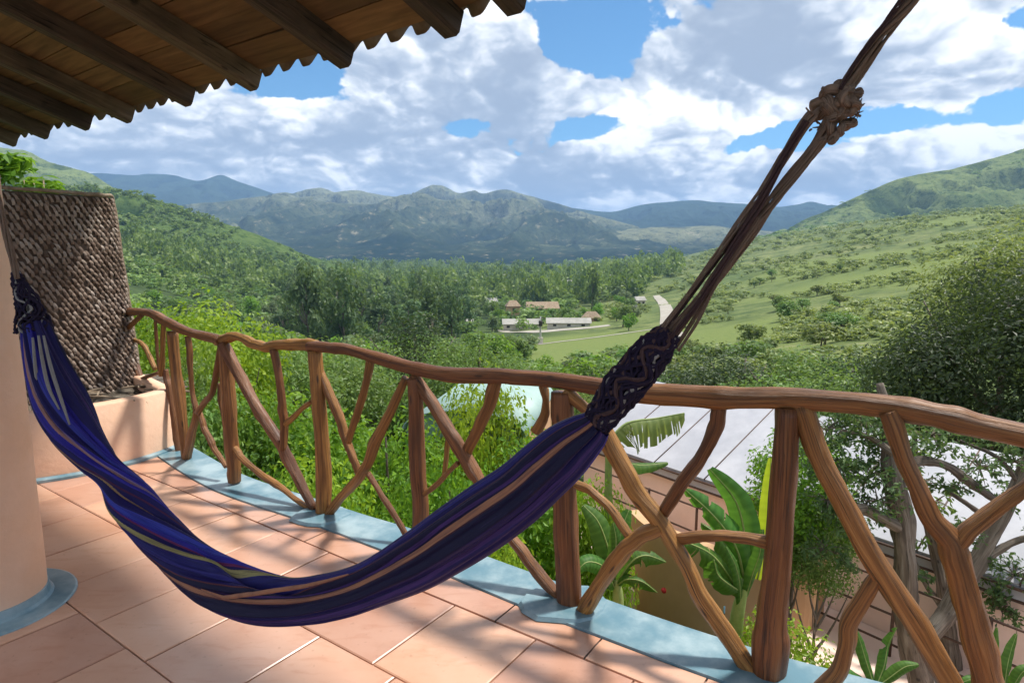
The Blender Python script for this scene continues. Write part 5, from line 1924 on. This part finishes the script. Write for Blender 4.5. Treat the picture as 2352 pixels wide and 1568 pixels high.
def resort():
    c = at_ground(1245, 724)
    k = c[1] / F
    house('thatched_hall', 'long thatched hall with open front standing before the forest', 'hall', c, 72 * k, 34 * k, 17 * k, 14 * k, 0.08, M_PALEWALL, M_THATCH, 'gable', open_front=True)
    c2 = at_ground(1178, 722)
    house('thatched_hut', 'narrow thatched hut left of the long thatched hall', 'hut', c2, 30 * k, 22 * k, 20 * k, 13 * k, 0.2, M_TAN, M_THATCH, 'hip', windows=1)
    c3 = at_ground(1358, 738)
    k3 = c3[1] / F
    house('thatched_hut', 'low round backed thatched hut on the lawn right of the pole', 'hut', c3, 40 * k3, 22 * k3, 9 * k3, 14 * k3, -0.1, M_TAN, M_THATCH, 'hip', windows=2)
    c4 = at_ground(1198, 756)
    k4 = c4[1] / F
    house('long_shed', 'long grey roofed shed with dark openings left of the pole', 'shed', c4, 84 * k4, 22 * k4, 13 * k4, 9 * k4, 0.05, M_PALEWALL, M_GREYROOF, 'shed', windows=4)
    c5 = at_ground(1306, 752)
    k5 = c5[1] / F
    house('long_shed', 'long grey roofed shed with pale wall right of the pole', 'shed', c5, 98 * k5, 20 * k5, 11 * k5, 9 * k5, -0.03, M_PALEWALL, M_GREYROOF, 'shed', windows=3)
    c6 = at_ground(1062, 752)
    house('small_shed', 'small grey shed half hidden by the big tree', 'shed', c6, 50 * k4, 18 * k4, 11 * k4, 7 * k4, 0.1, M_PALEWALL, M_GREYROOF, 'shed', windows=2)
    for px, py, w, lb in [(800, 782, 36, 'pale little house glimpsed between trees just above the railing'), (1415, 655, 30, 'pale house behind the valley trees near the road'), (1468, 705, 22, 'small pale house among trees left of the dirt road'), (1128, 708, 24, 'pale house half hidden left of the thatched hut'), (1300, 668, 26, 'pale house above the roof of the thatched hall'), (1010, 700, 22, 'little house in the dark trees left of the resort')]:
        c = at_ground(px, py)
        kk = c[1] / F
        house('small_house', lb, 'house', c, w * kk, w * 0.8 * kk, 16 * kk, 8 * kk, 0.3, M_PALEWALL, M_GREYROOF, 'gable', windows=2)
    # utility pole with transformer
    c = at_ground(1241, 790)
    kp = c[1] / F
    t = empty('utility_pole', c, 'concrete utility pole with a dark transformer by the path', 'pole')
    b = MB()
    b.tube([(0, 0, -0.5), (0, 0, 64 * kp)], [2.6 * kp, 1.6 * kp], n=4, seg=8)
    b.build('shaft', M_CONCRETE, t, True)
    b = MB()
    b.tube([(0.4 * kp, -3 * kp, 42 * kp), (0.4 * kp, -3 * kp, 54 * kp)], 4.5 * kp, n=4, seg=10)
    b.build('transformer', M_DARK, t, True)
    b = MB()
    b.box((0, 0, 60 * kp), (22 * kp, 1.5 * kp, 1.5 * kp))
    b.build('cross_arm', M_BROWN, t)
    b = MB()
    b.box((0, -0.5 * kp, 7 * kp), (12 * kp, 6 * kp, 16 * kp))
    b.build('white_base', M_PALEWALL, t)


resort()


def strip(name, label, pts, widths, mat, lift=0.12, n=90):
    P = catmull([np.append(at_ground(x, y)[:2], w) for (x, y), w in zip(pts, widths)], n)
    d = np.gradient(P[:, :2], axis=0)
    nr = np.column_stack([-d[:, 1], d[:, 0]])
    nr /= np.linalg.norm(nr, axis=1)[:, None] + 1e-9
    rows_ = []
    for k in np.linspace(-0.5, 0.5, 5):
        q = P[:, :2] + nr * (P[:, 2] * k)[:, None]
        rows_.append(np.column_stack([q, ground(q[:, 0], q[:, 1]) + lift]))
    V = np.vstack(rows_)
    j = np.arange(n - 1)
    f = np.vstack([np.stack([k * n + j, k * n + j + 1, (k + 1) * n + j + 1, (k + 1) * n + j], -1) for k in range(4)])
    o = link(name, mesh_np(name, V, f, mat, True))
    tag(o, label, None, None, 'structure')


strip('path', 'pale dirt path crossing the lawn behind the pole', [(1236, 792), (1300, 784), (1380, 774), (1450, 764), (1520, 754), (1600, 748)], [1.6, 1.6, 1.6, 1.6, 1.8, 2], M_ROAD)
strip('road', 'pale dirt road coming down towards the resort', [(1505, 676), (1516, 688), (1526, 702), (1532, 722), (1534, 745), (1560, 775)], [4, 5, 5.5, 5.5, 5, 4], M_ROAD, 0.25)
strip('yard', 'pale paved yard around the resort sheds', [(1130, 757), (1230, 762), (1300, 757), (1400, 748)], [3, 9, 10, 6], M_ROAD, 0.2)


def village():
    r = random.Random(4)
    labs = ['pale farm house far across the valley', ]
    for i, (px, py, w) in enumerate([(1098, 591, 15), (1150, 590, 22), (1182, 592, 13), (1212, 589, 26), (1249, 586, 12), (1282, 590, 18), (962, 586, 10), (1336, 588, 11)]):
        a = ray(px, py)
        d = 2100.0 + 90 * i % 400
        x = a[0] / a[1] * d
        z = float(ground(x, d))
        k = d / F
        house('village_house', 'pale house of the far village in the valley floor', 'house', (x, d, z), w * k, w * 0.5 * k, r.uniform(4, 6) * k, 3 * k, r.uniform(-0.5, 0.5), M_PALEWALL, [M_GREYROOF, M_THATCH][i % 2], 'gable', 'houses of the far village', 1.0, 2)


village()

# ------------------------------------------------------------------ garden: shrubs and trees near the terrace
def garden():
    SH = {}
    for k in range(3):
        SH['bright', k] = crown_mesh('foliage', L_BRIGHT, 300 + k, 9000, 0.066, 'round', 40, 0.55, 0.6)
        SH['mid', k] = crown_mesh('foliage', L_MID, 320 + k, 11000, 0.056, 'round', 38, 0.55, 0.6)
    for k in range(2):
        SH['lime', k] = crown_mesh('foliage', L_LIME, 310 + k, 9000, 0.066, 'round', 36, 0.55, 0.6)
        SH['dark', k] = crown_mesh('foliage', L_DEEP, 330 + k, 12000, 0.05, 'round', 40, 0.5, 0.6)
        SH['olive', k] = crown_mesh('foliage', L_OLIVE, 340 + k, 11000, 0.048, 'round', 40, 0.5, 0.6)
    SH['big', 0] = crown_mesh('foliage', L_MID, 350, 17000, 0.046, 'round', 60, 0.55, 0.5)
    SH['bigdark', 0] = crown_mesh('foliage', L_DEEP, 351, 26000, 0.040, 'round', 46, 0.5, 0.45)
    TR = [trunk_mesh('stem', 400 + k, M_BARK, 0.6, 7, 0.05, 0.5) for k in range(3)]
    r = random.Random(21)
    L = [
        (330, 15, 598, 4.2, 'bright', 0, 'bright green tree rising just right of the woven screen'),
        (440, 13.5, 650, 3.4, 'lime', 0, 'yellow green shrub above the left bend of the railing'),
        (530, 12.0, 705, 3.0, 'lime', 1, 'yellow green bush over the hump of the top rail'),
        (385, 10.0, 760, 2.4, 'mid', 1, 'mid green shrub behind the leftmost sticks of the railing'),
        (610, 9.0, 815, 2.8, 'bright', 1, 'bright leafy bush behind the split post of the railing'),
        (480, 8.4, 850, 2.2, 'mid', 0, 'deep green bush behind the first tall railing post'),
        (745, 8.6, 850, 2.6, 'bright', 2, 'bright leafy bush behind the third railing post'),
        (680, 6.4, 985, 1.9, 'lime', 0, 'low lime green bush under the long diagonal branch'),
        (560, 6.6, 980, 1.8, 'bright', 0, 'low bright bush beside the teal edge at the second post'),
        (890, 7.6, 870, 2.4, 'bright', 0, 'bright bush between the third and fourth railing posts'),
        (845, 5.6, 1080, 1.6, 'bright', 1, 'low bush behind the crossed branches left of the fourth post'),
        (1000, 6.2, 985, 1.7, 'bright', 1, 'low lime bush just behind the fourth railing post'),
        (1190, 7.4, 900, 2.3, 'bright', 2, 'bright bush in front of the teal outbuilding'),
        (1130, 5.3, 1120, 1.5, 'lime', 0, 'lime green bush peeping over the middle of the hammock'),
        (1230, 5.0, 1210, 1.3, 'bright', 0, 'low bright bush under the raised end of the hammock'),
        (1375, 6.6, 1060, 1.1, 'lime', 1, 'narrow lime shrub right of the fifth railing post'),
        (1100, 8.6, 808, 1.7, 'lime', 1, 'lime green shrub top standing just above the railing before the outbuilding'),
        (1085, 7.6, 862, 1.25, 'lime', 0, 'bright shrub leaning on the teal outbuilding'),
        (600, 18, 760, 5.0, 'mid', 2, 'green tree behind the yellow bush near the railing hump'),
        (700, 22, 765, 6.0, 'mid', 0, 'rounded green tree on the slope left of the garden'),
        (830, 26, 775, 6.5, 'mid', 1, 'rounded green tree on the slope in the middle of the garden'),
        (960, 38, 705, 9.0, 'dark', 0, 'dark spreading tree behind the big round tree'),
        (1085, 30, 742, 7.2, 'big', 0, 'big round green tree left of the utility pole'),
        (1280, 24, 850, 4.0, 'mid', 2, 'low green shrub under the pole behind the railing'),
        (1420, 22, 862, 4.5, 'olive', 0, 'loose olive shrub behind the netted end of the hammock'),
        (1350, 34, 828, 4.5, 'dark', 1, 'dark shrub on the lawn below the pole'),
        (1700, 30, 775, 8.5, 'dark', 1, 'dark green bush mass right of the hammock cord'),
        (1850, 27, 790, 7.0, 'mid', 1, 'mid green bush on the slope behind the sixth post'),
        (1985, 22, 785, 5.5, 'dark', 0, 'dark bush joining the tall tree at the right'),
        (1780, 17, 845, 4.2, 'mid', 0, 'green shrub just above the railing at the sixth post'),
        (1970, 15, 840, 4.2, 'mid', 2, 'green shrub above the railing beside the tall dark tree'),
        (2140, 13, 700, 3.4, 'dark', 0, 'dark leafy shrub at the foot of the tall dark tree'),
        (2330, 12, 535, 5.0, 'bigdark', 0, 'tall dark tree at the right edge above the railing'),
        (2330, 24, 478, 7.0, 'olive', 1, 'yellow olive tree top behind the tall dark tree'),
        (1855, 5.3, 1375, 1.35, 'lime', 0, 'yellow green ground shrub right of the sixth railing post'),
        (1560, 4.7, 1425, 0.8, 'mid', 1, 'low green shrub on the slope below the border at the fifth post'),
        (1920, 4.7, 1500, 0.7, 'bright', 2, 'small bright shrub by the curved branch at the bottom right'),
        (1780, 8.6, 1270, 0.9, 'bright', 0, 'green shrub between the tan wall and the sixth post'),
        (1920, 6.9, 1120, 1.2, 'mid', 1, 'green shrub in front of the pale roof right of the sixth post'),
        (1850, 7.3, 965, 1.7, 'bright', 1, 'green leafy top under the rail right of the sixth post'),
    ]
    for px, d, ty, w, kind, k, lab in L:
        a = ray(px, 700)
        x = a[0] / a[1] * d
        gz = float(ground(x, d))
        if px > 1750 and d < 6:
            gz = max(gz, -3.46)
        zt = at_depth(px, ty, d)[2]
        h = max(zt - gz, 0.5)
        small = h < 2.2
        cz = 0.5 if d in (7.3, 6.9) else 0.0 if (w > h * 0.85 or h < 5) else 0.22
        name = 'garden_tree' if h > 4.6 else 'garden_shrub'
        plant_tree(name, lab, 'tree' if h > 4.6 else 'shrub', (x, d, gz), w, h, SH[kind, k], TR[r.randrange(3)], cz, None, r.uniform(0, 6.28), ('foliage', 'stem'))
    # low plants covering the bank under the railing
    rr = np.random.default_rng(8)
    pts, ws, hs = [], [], []
    for _ in range(330):
        px = rr.uniform(250, 1420)
        d = rr.uniform(4.3, 14)
        a = ray(px, 700)
        x = a[0] / a[1] * d
        if np.min(np.hypot(_ED[:, 0] - x, _ED[:, 1] - d)) < 0.75:
            continue
        pts.append((x, d, float(ground(x, d))))
        w = rr.uniform(0.9, 1.7)
        ws.append(w)
        hs.append(w * rr.uniform(0.7, 1.1))
    scatter_stuff('bank_plants', 'bright green ground plants covering the bank below the terrace', pts, ws, hs, L_BRIGHT, 340, 0.17, 'round', 12, 0.15)
    # leafy plant behind the woven screen
    c = at_depth(48, 412, 7.4)
    gz = float(ground(c[0], c[1]))
    t = empty('leafy_plant', (c[0], c[1], gz), 'leafy green plant showing above the woven screen at the left edge', 'plant')
    v, f, tt = crown(360, 520, 0.36, 'flat', 10, 0.4, 0.6)
    o = link('foliage', mesh_np('foliage', v, f, L_BRIGHT, False, {'tint': tt}), t, (0, 0, c[2] - gz - 0.42))
    o.scale = (0.52, 0.45, 0.40)
    b = MB()
    for k in range(5):
        b.tube([(0.05 * k - 0.1, 0, -0.1), (0.03 * k - 0.06, 0.02, (c[2] - gz) * 0.5), (0.10 * k - 0.2, 0.02 * k, c[2] - gz)], [0.03, 0.022, 0.008], n=6, seg=6)
    b.build('stem', M_TWIG, t, True)


garden()


# ------------------------------------------------------------------ broad-leaved plants
def broad_leaf(pts, width, mat, name, parent, inv, seed=0, ragged=0.0, droop=0.0, up=(0, 0, 1)):
    """blade with a midrib along pts (world), torn along the side veins when ragged"""
    r = np.random.default_rng(seed)
    n = 34
    C = catmull(pts, n)
    T = np.gradient(C, axis=0)
    T /= np.linalg.norm(T, axis=1)[:, None]
    upv = np.array(up, float)
    W = np.cross(T, upv)
    W /= np.linalg.norm(W, axis=1)[:, None] + 1e-9
    N = np.cross(W, T)
    t = np.linspace(0, 1, n)
    prof = np.clip(np.sin(np.pi * np.clip(t * 0.94 + 0.03, 0, 1)) ** 0.55 * (1 - 0.25 * t), 0.02, 1) * width / 2
    VV, FF, TT = [], [], []
    off = 0
    for side in (-1, 1):
        cuts = [0] + sorted(r.choice(np.arange(3, n - 2), int(ragged * 12), replace=False).tolist()) + [n - 1] if ragged else [0, n - 1]
        for a, b in zip(cuts[:-1], cuts[1:]):
            if b <= a:
                continue
            idx = np.arange(a, b + 1)
            dr = droop + (r.uniform(0.0, 0.5) if ragged else 0)
            sh = r.uniform(0.75, 1.0) if ragged else 1.0
            rows_ = []
            for u in (0.0, 0.35, 0.7, 1.0):
                wob = 0.05 * np.sin(idx * 0.9 + seed) * u
                taper = 1.0 if not ragged else (1 - 0.35 * u * np.abs(np.linspace(-1, 1, len(idx))))
                ctr = C[idx].mean(0)
                base = C[idx] * 1.0
                if ragged and u > 0.5:
                    base = base * (1 - 0.25 * u) + ctr * 0.25 * u
                rows_.append(base + W[idx] * (side * prof[idx] * u * sh * (1 - 0.25 * dr * u))[:, None] + N[idx] * (prof[idx] * (0.32 * u - (0.55 + dr * 1.6) * u * u + wob))[:, None])
            m = len(idx)
            VV.append(np.vstack(rows_))
            j = np.arange(m - 1)
            q = np.vstack([np.stack([k * m + j, k * m + j + 1, (k + 1) * m + j + 1, (k + 1) * m + j], -1) for k in range(3)])
            FF.append(q + off)
            off += 4 * m
            vein = 0.5 + 0.28 * np.sin(idx * 2.4)
            TT.append(np.tile(np.clip(vein + r.normal(0, 0.08), 0, 1), 4))
    V = np.vstack(VV)
    leaf = link(name, mesh_np(name, V + inv, np.vstack(FF), mat, True, {'tint': np.concatenate(TT)}), parent)
    v, f, uv = tube(np.column_stack([C[::3]]), np.interp(t[::3], [0, 1], [width * 0.045, width * 0.012]), n=24, seg=6)
    rib = link('midrib', mesh_np('midrib', v + inv, f, M_RIB, True, uv=uv), leaf)
    return leaf


M_RIB = mat_simple('leaf_rib', (0.22, 0.30, 0.08), (0.32, 0.38, 0.13), 8, 0.5, 0.0)


def banana(label, basepx, d, stem_top, leaves, seed, stem_r=0.07):
    g = at_depth(basepx[0], basepx[1], d)
    gz = float(ground(g[0], g[1]))
    root = empty('banana_plant', (g[0], g[1], gz), label, 'plant')
    inv = -np.array([g[0], g[1], gz])
    st = at_depth(stem_top[0], stem_top[1], d)
    v, f, uv = tube([(g[0], g[1], gz - 0.1), (g * 0.5 + np.array([g[0], g[1], gz]) * 0.5), g, st], [stem_r * 1.4, stem_r * 1.2, stem_r, stem_r * 0.55], n=20, seg=12, rough=0.05, seed=seed)
    link('stem', mesh_np('stem', v + inv, f, M_RIB, True, uv=uv), root)
    for k, (pp, dd, w, mat, rag, drp, up) in enumerate(leaves):
        pts = [at_depth(x, y, d + q) for (x, y), q in zip(pp, dd)]
        broad_leaf(pts, w, mat, 'leaf', root, inv, seed * 10 + k, rag, drp, up)


B_, Y_ = L_BANANA, L_YOUNG
CAMV = (0.15, -0.75, 0.65)
banana('banana plant with a pale unfurled leaf beside the sixth railing post', (1690, 1440), 5.6, (1712, 1330), [
    ([(1712, 1335), (1712, 1240), (1690, 1150), (1630, 1076)], (0, 0.05, 0.1, 0.15), 0.32, B_, 0.0, 0.1, (-0.6, -0.7, 0.3)),
    ([(1710, 1330), (1690, 1255), (1640, 1185), (1572, 1122)], (0, -0.05, -0.1, -0.1), 0.30, B_, 0.25, 0.15, (-0.5, -0.7, 0.5)),
    ([(1740, 1330), (1762, 1230), (1768, 1140), (1771, 1052)], (0, 0.02, 0.05, 0.08), 0.20, Y_, 0.0, -0.1, (-0.3, -1, 0.05)),
    ([(1705, 1380), (1672, 1320), (1630, 1270), (1560, 1238)], (0, -0.1, -0.2, -0.3), 0.34, B_, 0.3, 0.25, (-0.2, -0.6, 0.8)),
    ([(1712, 1375), (1728, 1320), (1745, 1270), (1752, 1215)], (0, -0.1, -0.15, -0.15), 0.16, B_, 0.0, 0.1, CAMV),
    ([(1706, 1360), (1680, 1345), (1650, 1320), (1640, 1285)], (0, -0.2, -0.3, -0.35), 0.22, B_, 0.4, 0.3, CAMV),
    ([(1700, 1400), (1700, 1350), (1690, 1300), (1668, 1255)], (0, -0.1, -0.2, -0.2), 0.13, B_, 0.0, 0.1, CAMV),
    ([(1708, 1350), (1690, 1285), (1650, 1230), (1610, 1200)], (0, 0.2, 0.4, 0.5), 0.26, B_, 0.2, 0.2, CAMV),
], 1)
banana('clump of broad green banana leaves behind the fifth railing post', (1420, 1400), 4.9, (1415, 1330), [
    ([(1415, 1340), (1400, 1270), (1375, 1200), (1340, 1160)], (0, 0.1, 0.15, 0.2), 0.24, B_, 0.0, 0.1, CAMV),
    ([(1415, 1340), (1420, 1270), (1428, 1215), (1445, 1170)], (0, 0.1, 0.15, 0.2), 0.22, B_, 0.0, 0.15, CAMV),
    ([(1415, 1340), (1450, 1290), (1485, 1275), (1530, 1290)], (0, -0.1, -0.1, -0.1), 0.20, B_, 0.2, 0.2, CAMV),
    ([(1415, 1340), (1385, 1300), (1350, 1290), (1325, 1310)], (0, -0.1, -0.15, -0.2), 0.18, B_, 0.0, 0.2, CAMV),
    ([(1415, 1345), (1440, 1330), (1475, 1335), (1510, 1360)], (0, -0.15, -0.2, -0.2), 0.16, B_, 0.3, 0.3, CAMV),
    ([(1412, 1350), (1400, 1330), (1385, 1340), (1365, 1380)], (0, -0.2, -0.25, -0.3), 0.15, B_, 0.0, 0.3, CAMV),
    ([(1415, 1340), (1412, 1290), (1415, 1240), (1408, 1200)], (0, 0.0, 0.0, 0.0), 0.14, B_, 0.0, 0.1, CAMV),
], 2, 0.05)
banana('tall banana plant with one ragged hanging leaf under the rail', (1395, 1300), 6.6, (1398, 1010), [
    ([(1398, 1012), (1440, 972), (1510, 960), (1572, 948)], (0, 0.05, 0.1, 0.1), 0.40, L_OLIVE, 1.5, 0.75, (-0.1, -0.25, 1)),
    ([(1398, 1012), (1410, 1030), (1432, 1075), (1440, 1110)], (0, -0.1, -0.15, -0.2), 0.16, L_OLIVE, 1.0, 0.5, CAMV),
    ([(1398, 1015), (1440, 1060), (1480, 1068), (1534, 1062)], (0, 0.3, 0.5, 0.6), 0.22, B_, 0.0, 0.25, (-0.2, -0.6, 0.8)),
    ([(1396, 1012), (1350, 990), (1310, 1000), (1285, 1040)], (0, 0.2, 0.3, 0.4), 0.26, B_, 0.5, 0.4, (0, -0.5, 0.8)),
], 3, 0.06)
banana('low broad leaved plant at the bottom right under the forked branch', (2010, 1600), 4.6, (2010, 1575), [
    ([(2010, 1580), (1990, 1520), (1975, 1470), (1962, 1440)], (0, 0.05, 0.1, 0.1), 0.12, B_, 0.0, 0.1, CAMV),
    ([(2010, 1580), (2030, 1530), (2040, 1480), (2060, 1440)], (0, 0.05, 0.1, 0.1), 0.12, B_, 0.2, 0.1, CAMV),
    ([(2010, 1580), (2050, 1550), (2080, 1530), (2110, 1525)], (0, 0.0, 0.0, 0.0), 0.12, B_, 0.0, 0.2, CAMV),
    ([(2010, 1580), (1975, 1560), (1945, 1545), (1920, 1560)], (0, 0.0, 0.0, 0.0), 0.11, B_, 0.0, 0.2, CAMV),
], 4, 0.035)
banana('green strap leaved plant at the bottom right corner of the garden', (2310, 1640), 4.4, (2305, 1600), [
    ([(2305, 1610), (2290, 1560), (2270, 1510), (2245, 1475)], (0, 0.0, 0.05, 0.1), 0.10, B_, 0.0, 0.1, CAMV),
    ([(2305, 1610), (2310, 1550), (2320, 1500), (2335, 1455)], (0, 0.0, 0.05, 0.1), 0.11, B_, 0.0, 0.1, CAMV),
    ([(2305, 1610), (2330, 1570), (2352, 1540), (2390, 1530)], (0, 0.0, 0.0, 0.0), 0.11, B_, 0.0, 0.2, CAMV),
    ([(2305, 1610), (2270, 1580), (2235, 1560), (2200, 1570)], (0, 0.0, 0.0, 0.0), 0.10, B_, 0.0, 0.2, CAMV),
    ([(2305, 1610), (2300, 1540), (2290, 1490), (2290, 1440)], (0, 0.1, 0.15, 0.2), 0.10, B_, 0.0, 0.1, CAMV),
], 5, 0.035)


def gnarled_tree(name, label, D, limbs, clumps, seed, leaf_mat, leaf=0.1, per=230):
    bx, by = limbs[0][0][:2]
    g = at_depth(bx, by, D)
    gz = float(ground(g[0], g[1]))
    root = empty(name, (g[0], g[1], gz), label, 'tree')
    inv = -np.array([g[0], g[1], gz])
    for k, L in enumerate(limbs):
        P = [at_depth(x, y, D + dz) for x, y, w, dz in L]
        R = [0.5 * w * D / F for x, y, w, dz in L]
        if k == 0:
            P = [np.array([P[0][0] + 0.05, P[0][1], gz - 0.2])] + P
            R = [R[0] * 1.3] + R
        v, f, uv = tube(P, R, n=len(P) * 9, seg=12, rough=0.26, seed=seed + k)
        link('trunk' if k == 0 else 'limb', mesh_np('limb', v + inv, f, M_BARK, True, uv=uv), root)
    r = np.random.default_rng(seed)
    VV, FF, TT = [], [], []
    off = 0
    b = MB()
    for (x, y, rad, dz) in clumps:
        c = at_depth(x, y, D + dz)
        n = int(per * (rad / 0.35) ** 2)
        dirs = r.normal(size=(n, 3))
        dirs /= np.linalg.norm(dirs, axis=1)[:, None]
        # leaves sit in sprays at the ends of twigs
        tw = r.normal(size=(max(6, n // 14), 3))
        tw /= np.linalg.norm(tw, axis=1)[:, None]
        tw = tw * rad * r.uniform(0.4, 1.15, len(tw))[:, None] * np.array([1.15, 1.15, 0.75])
        for q in tw[:14]:
            b.tube([c + inv, c + q * 0.55 + np.array([0, 0, 0.02]) + inv, c + q + inv], [0.010, 0.006, 0.003], n=5, seg=4)
        k = r.integers(len(tw), size=n)
        P = c + tw[k] + r.normal(size=(n, 3)) * rad * 0.17
        v, f = leaf_quads(P, dirs * 0.7 + np.array([0, -0.1, 0.5]), leaf, r, 0.42)
        VV.append(v)
        FF.append(f + off)
        off += len(v)
        TT.append(np.repeat(np.clip(r.normal(0.45, 0.22, n), 0, 1), 4))
    b.build('twigs', M_BARK, root, True)['kind'] = 'stuff'
    o = link('foliage', mesh_np('foliage', np.vstack(VV) + inv, np.vstack(FF), leaf_mat, False, {'tint': np.concatenate(TT)}), root)
    o['kind'] = 'stuff'


gnarled_tree('gnarled_tree', 'gnarled grey barked tree with bent limbs before the pale roof', 6.3, [
    [(2125, 1610, 66, 0), (2100, 1500, 60, 0), (2082, 1390, 54, 0), (2078, 1280, 50, 0), (2070, 1190, 50, 0), (2055, 1110, 46, 0), (2048, 1030, 36, 0.1), (2040, 960, 26, 0.2), (2020, 880, 14, 0.3)],
    [(2074, 1215, 34, 0), (2030, 1190, 30, -0.05), (1985, 1168, 26, -0.1), (1950, 1172, 16, -0.2)],
    [(2060, 1110, 30, 0), (2100, 1060, 24, 0.1), (2170, 1068, 20, 0.2), (2230, 1110, 22, 0.3), (2290, 1150, 18, 0.35)],
    [(2100, 1500, 40, 0), (2170, 1420, 42, 0.2), (2230, 1310, 46, 0.3), (2290, 1210, 40, 0.4), (2340, 1110, 30, 0.4), (2370, 1030, 20, 0.4)],
    [(2235, 1305, 24, 0.3), (2280, 1270, 20, 0.3), (2340, 1240, 16, 0.3), (2400, 1230, 12, 0.3)],
    [(2290, 1210, 16, 0.4), (2240, 1170, 14, 0.5), (2180, 1130, 10, 0.5)],
    [(2050, 1040, 16, 0), (1990, 1000, 12, 0.1), (1930, 990, 8, 0.1)],
    [(2340, 1110, 14, 0.4), (2290, 1050, 10, 0.4), (2200, 1010, 7, 0.4)],
], [
    (1900, 985, 0.30, 0.3), (1985, 960, 0.32, 0.2), (2060, 985, 0.30, 0.2), (1930, 1075, 0.26, 0.1), (2000, 1090, 0.28, 0.1), (1900, 1150, 0.22, 0.2), (1960, 1190, 0.24, 0.0), (2015, 1150, 0.22, -0.1),
    (2140, 1000, 0.26, 0.2), (2230, 985, 0.22, 0.3), (2310, 1010, 0.20, 0.4), (2330, 1060, 0.2, 0.4), (1895, 1260, 0.22, 0.1), (1950, 1290, 0.16, -0.1), (2330, 1320, 0.26, 0.3), (2300, 1400, 0.24, 0.3), (2260, 1290, 0.14, 0.3),
    (2130, 1330, 0.14, 0.1), (2360, 1220, 0.16, 0.3), (2200, 1120, 0.14, 0.3),
    (2250, 1075, 0.24, 0.3), (2200, 1230, 0.2, 0.3), (1875, 1040, 0.28, 0.4), (2350, 1130, 0.26, 0.5), (2280, 1350, 0.24, 0.4), (1990, 1010, 0.28, 0.4), (2120, 1110, 0.2, 0.3),
], 900, L_DARK, 0.07, 520)
gnarled_tree('slender_tree', 'slender grey tree with sparse leaves between the gnarled trunk and the forked branch', 6.9, [
    [(2190, 1620, 44, 0), (2180, 1500, 40, 0), (2172, 1400, 34, 0), (2150, 1280, 28, 0.1), (2125, 1180, 22, 0.1), (2105, 1080, 18, 0.1), (2100, 990, 12, 0.1)],
    [(2172, 1400, 16, 0), (2120, 1330, 12, 0.1), (2090, 1260, 8, 0.1)],
], [(2100, 1050, 0.22, 0.1), (2150, 1150, 0.18, 0.1), (2085, 1240, 0.16, 0.1), (2110, 960, 0.25, 0.1)], 950, L_MID, 0.08, 230)
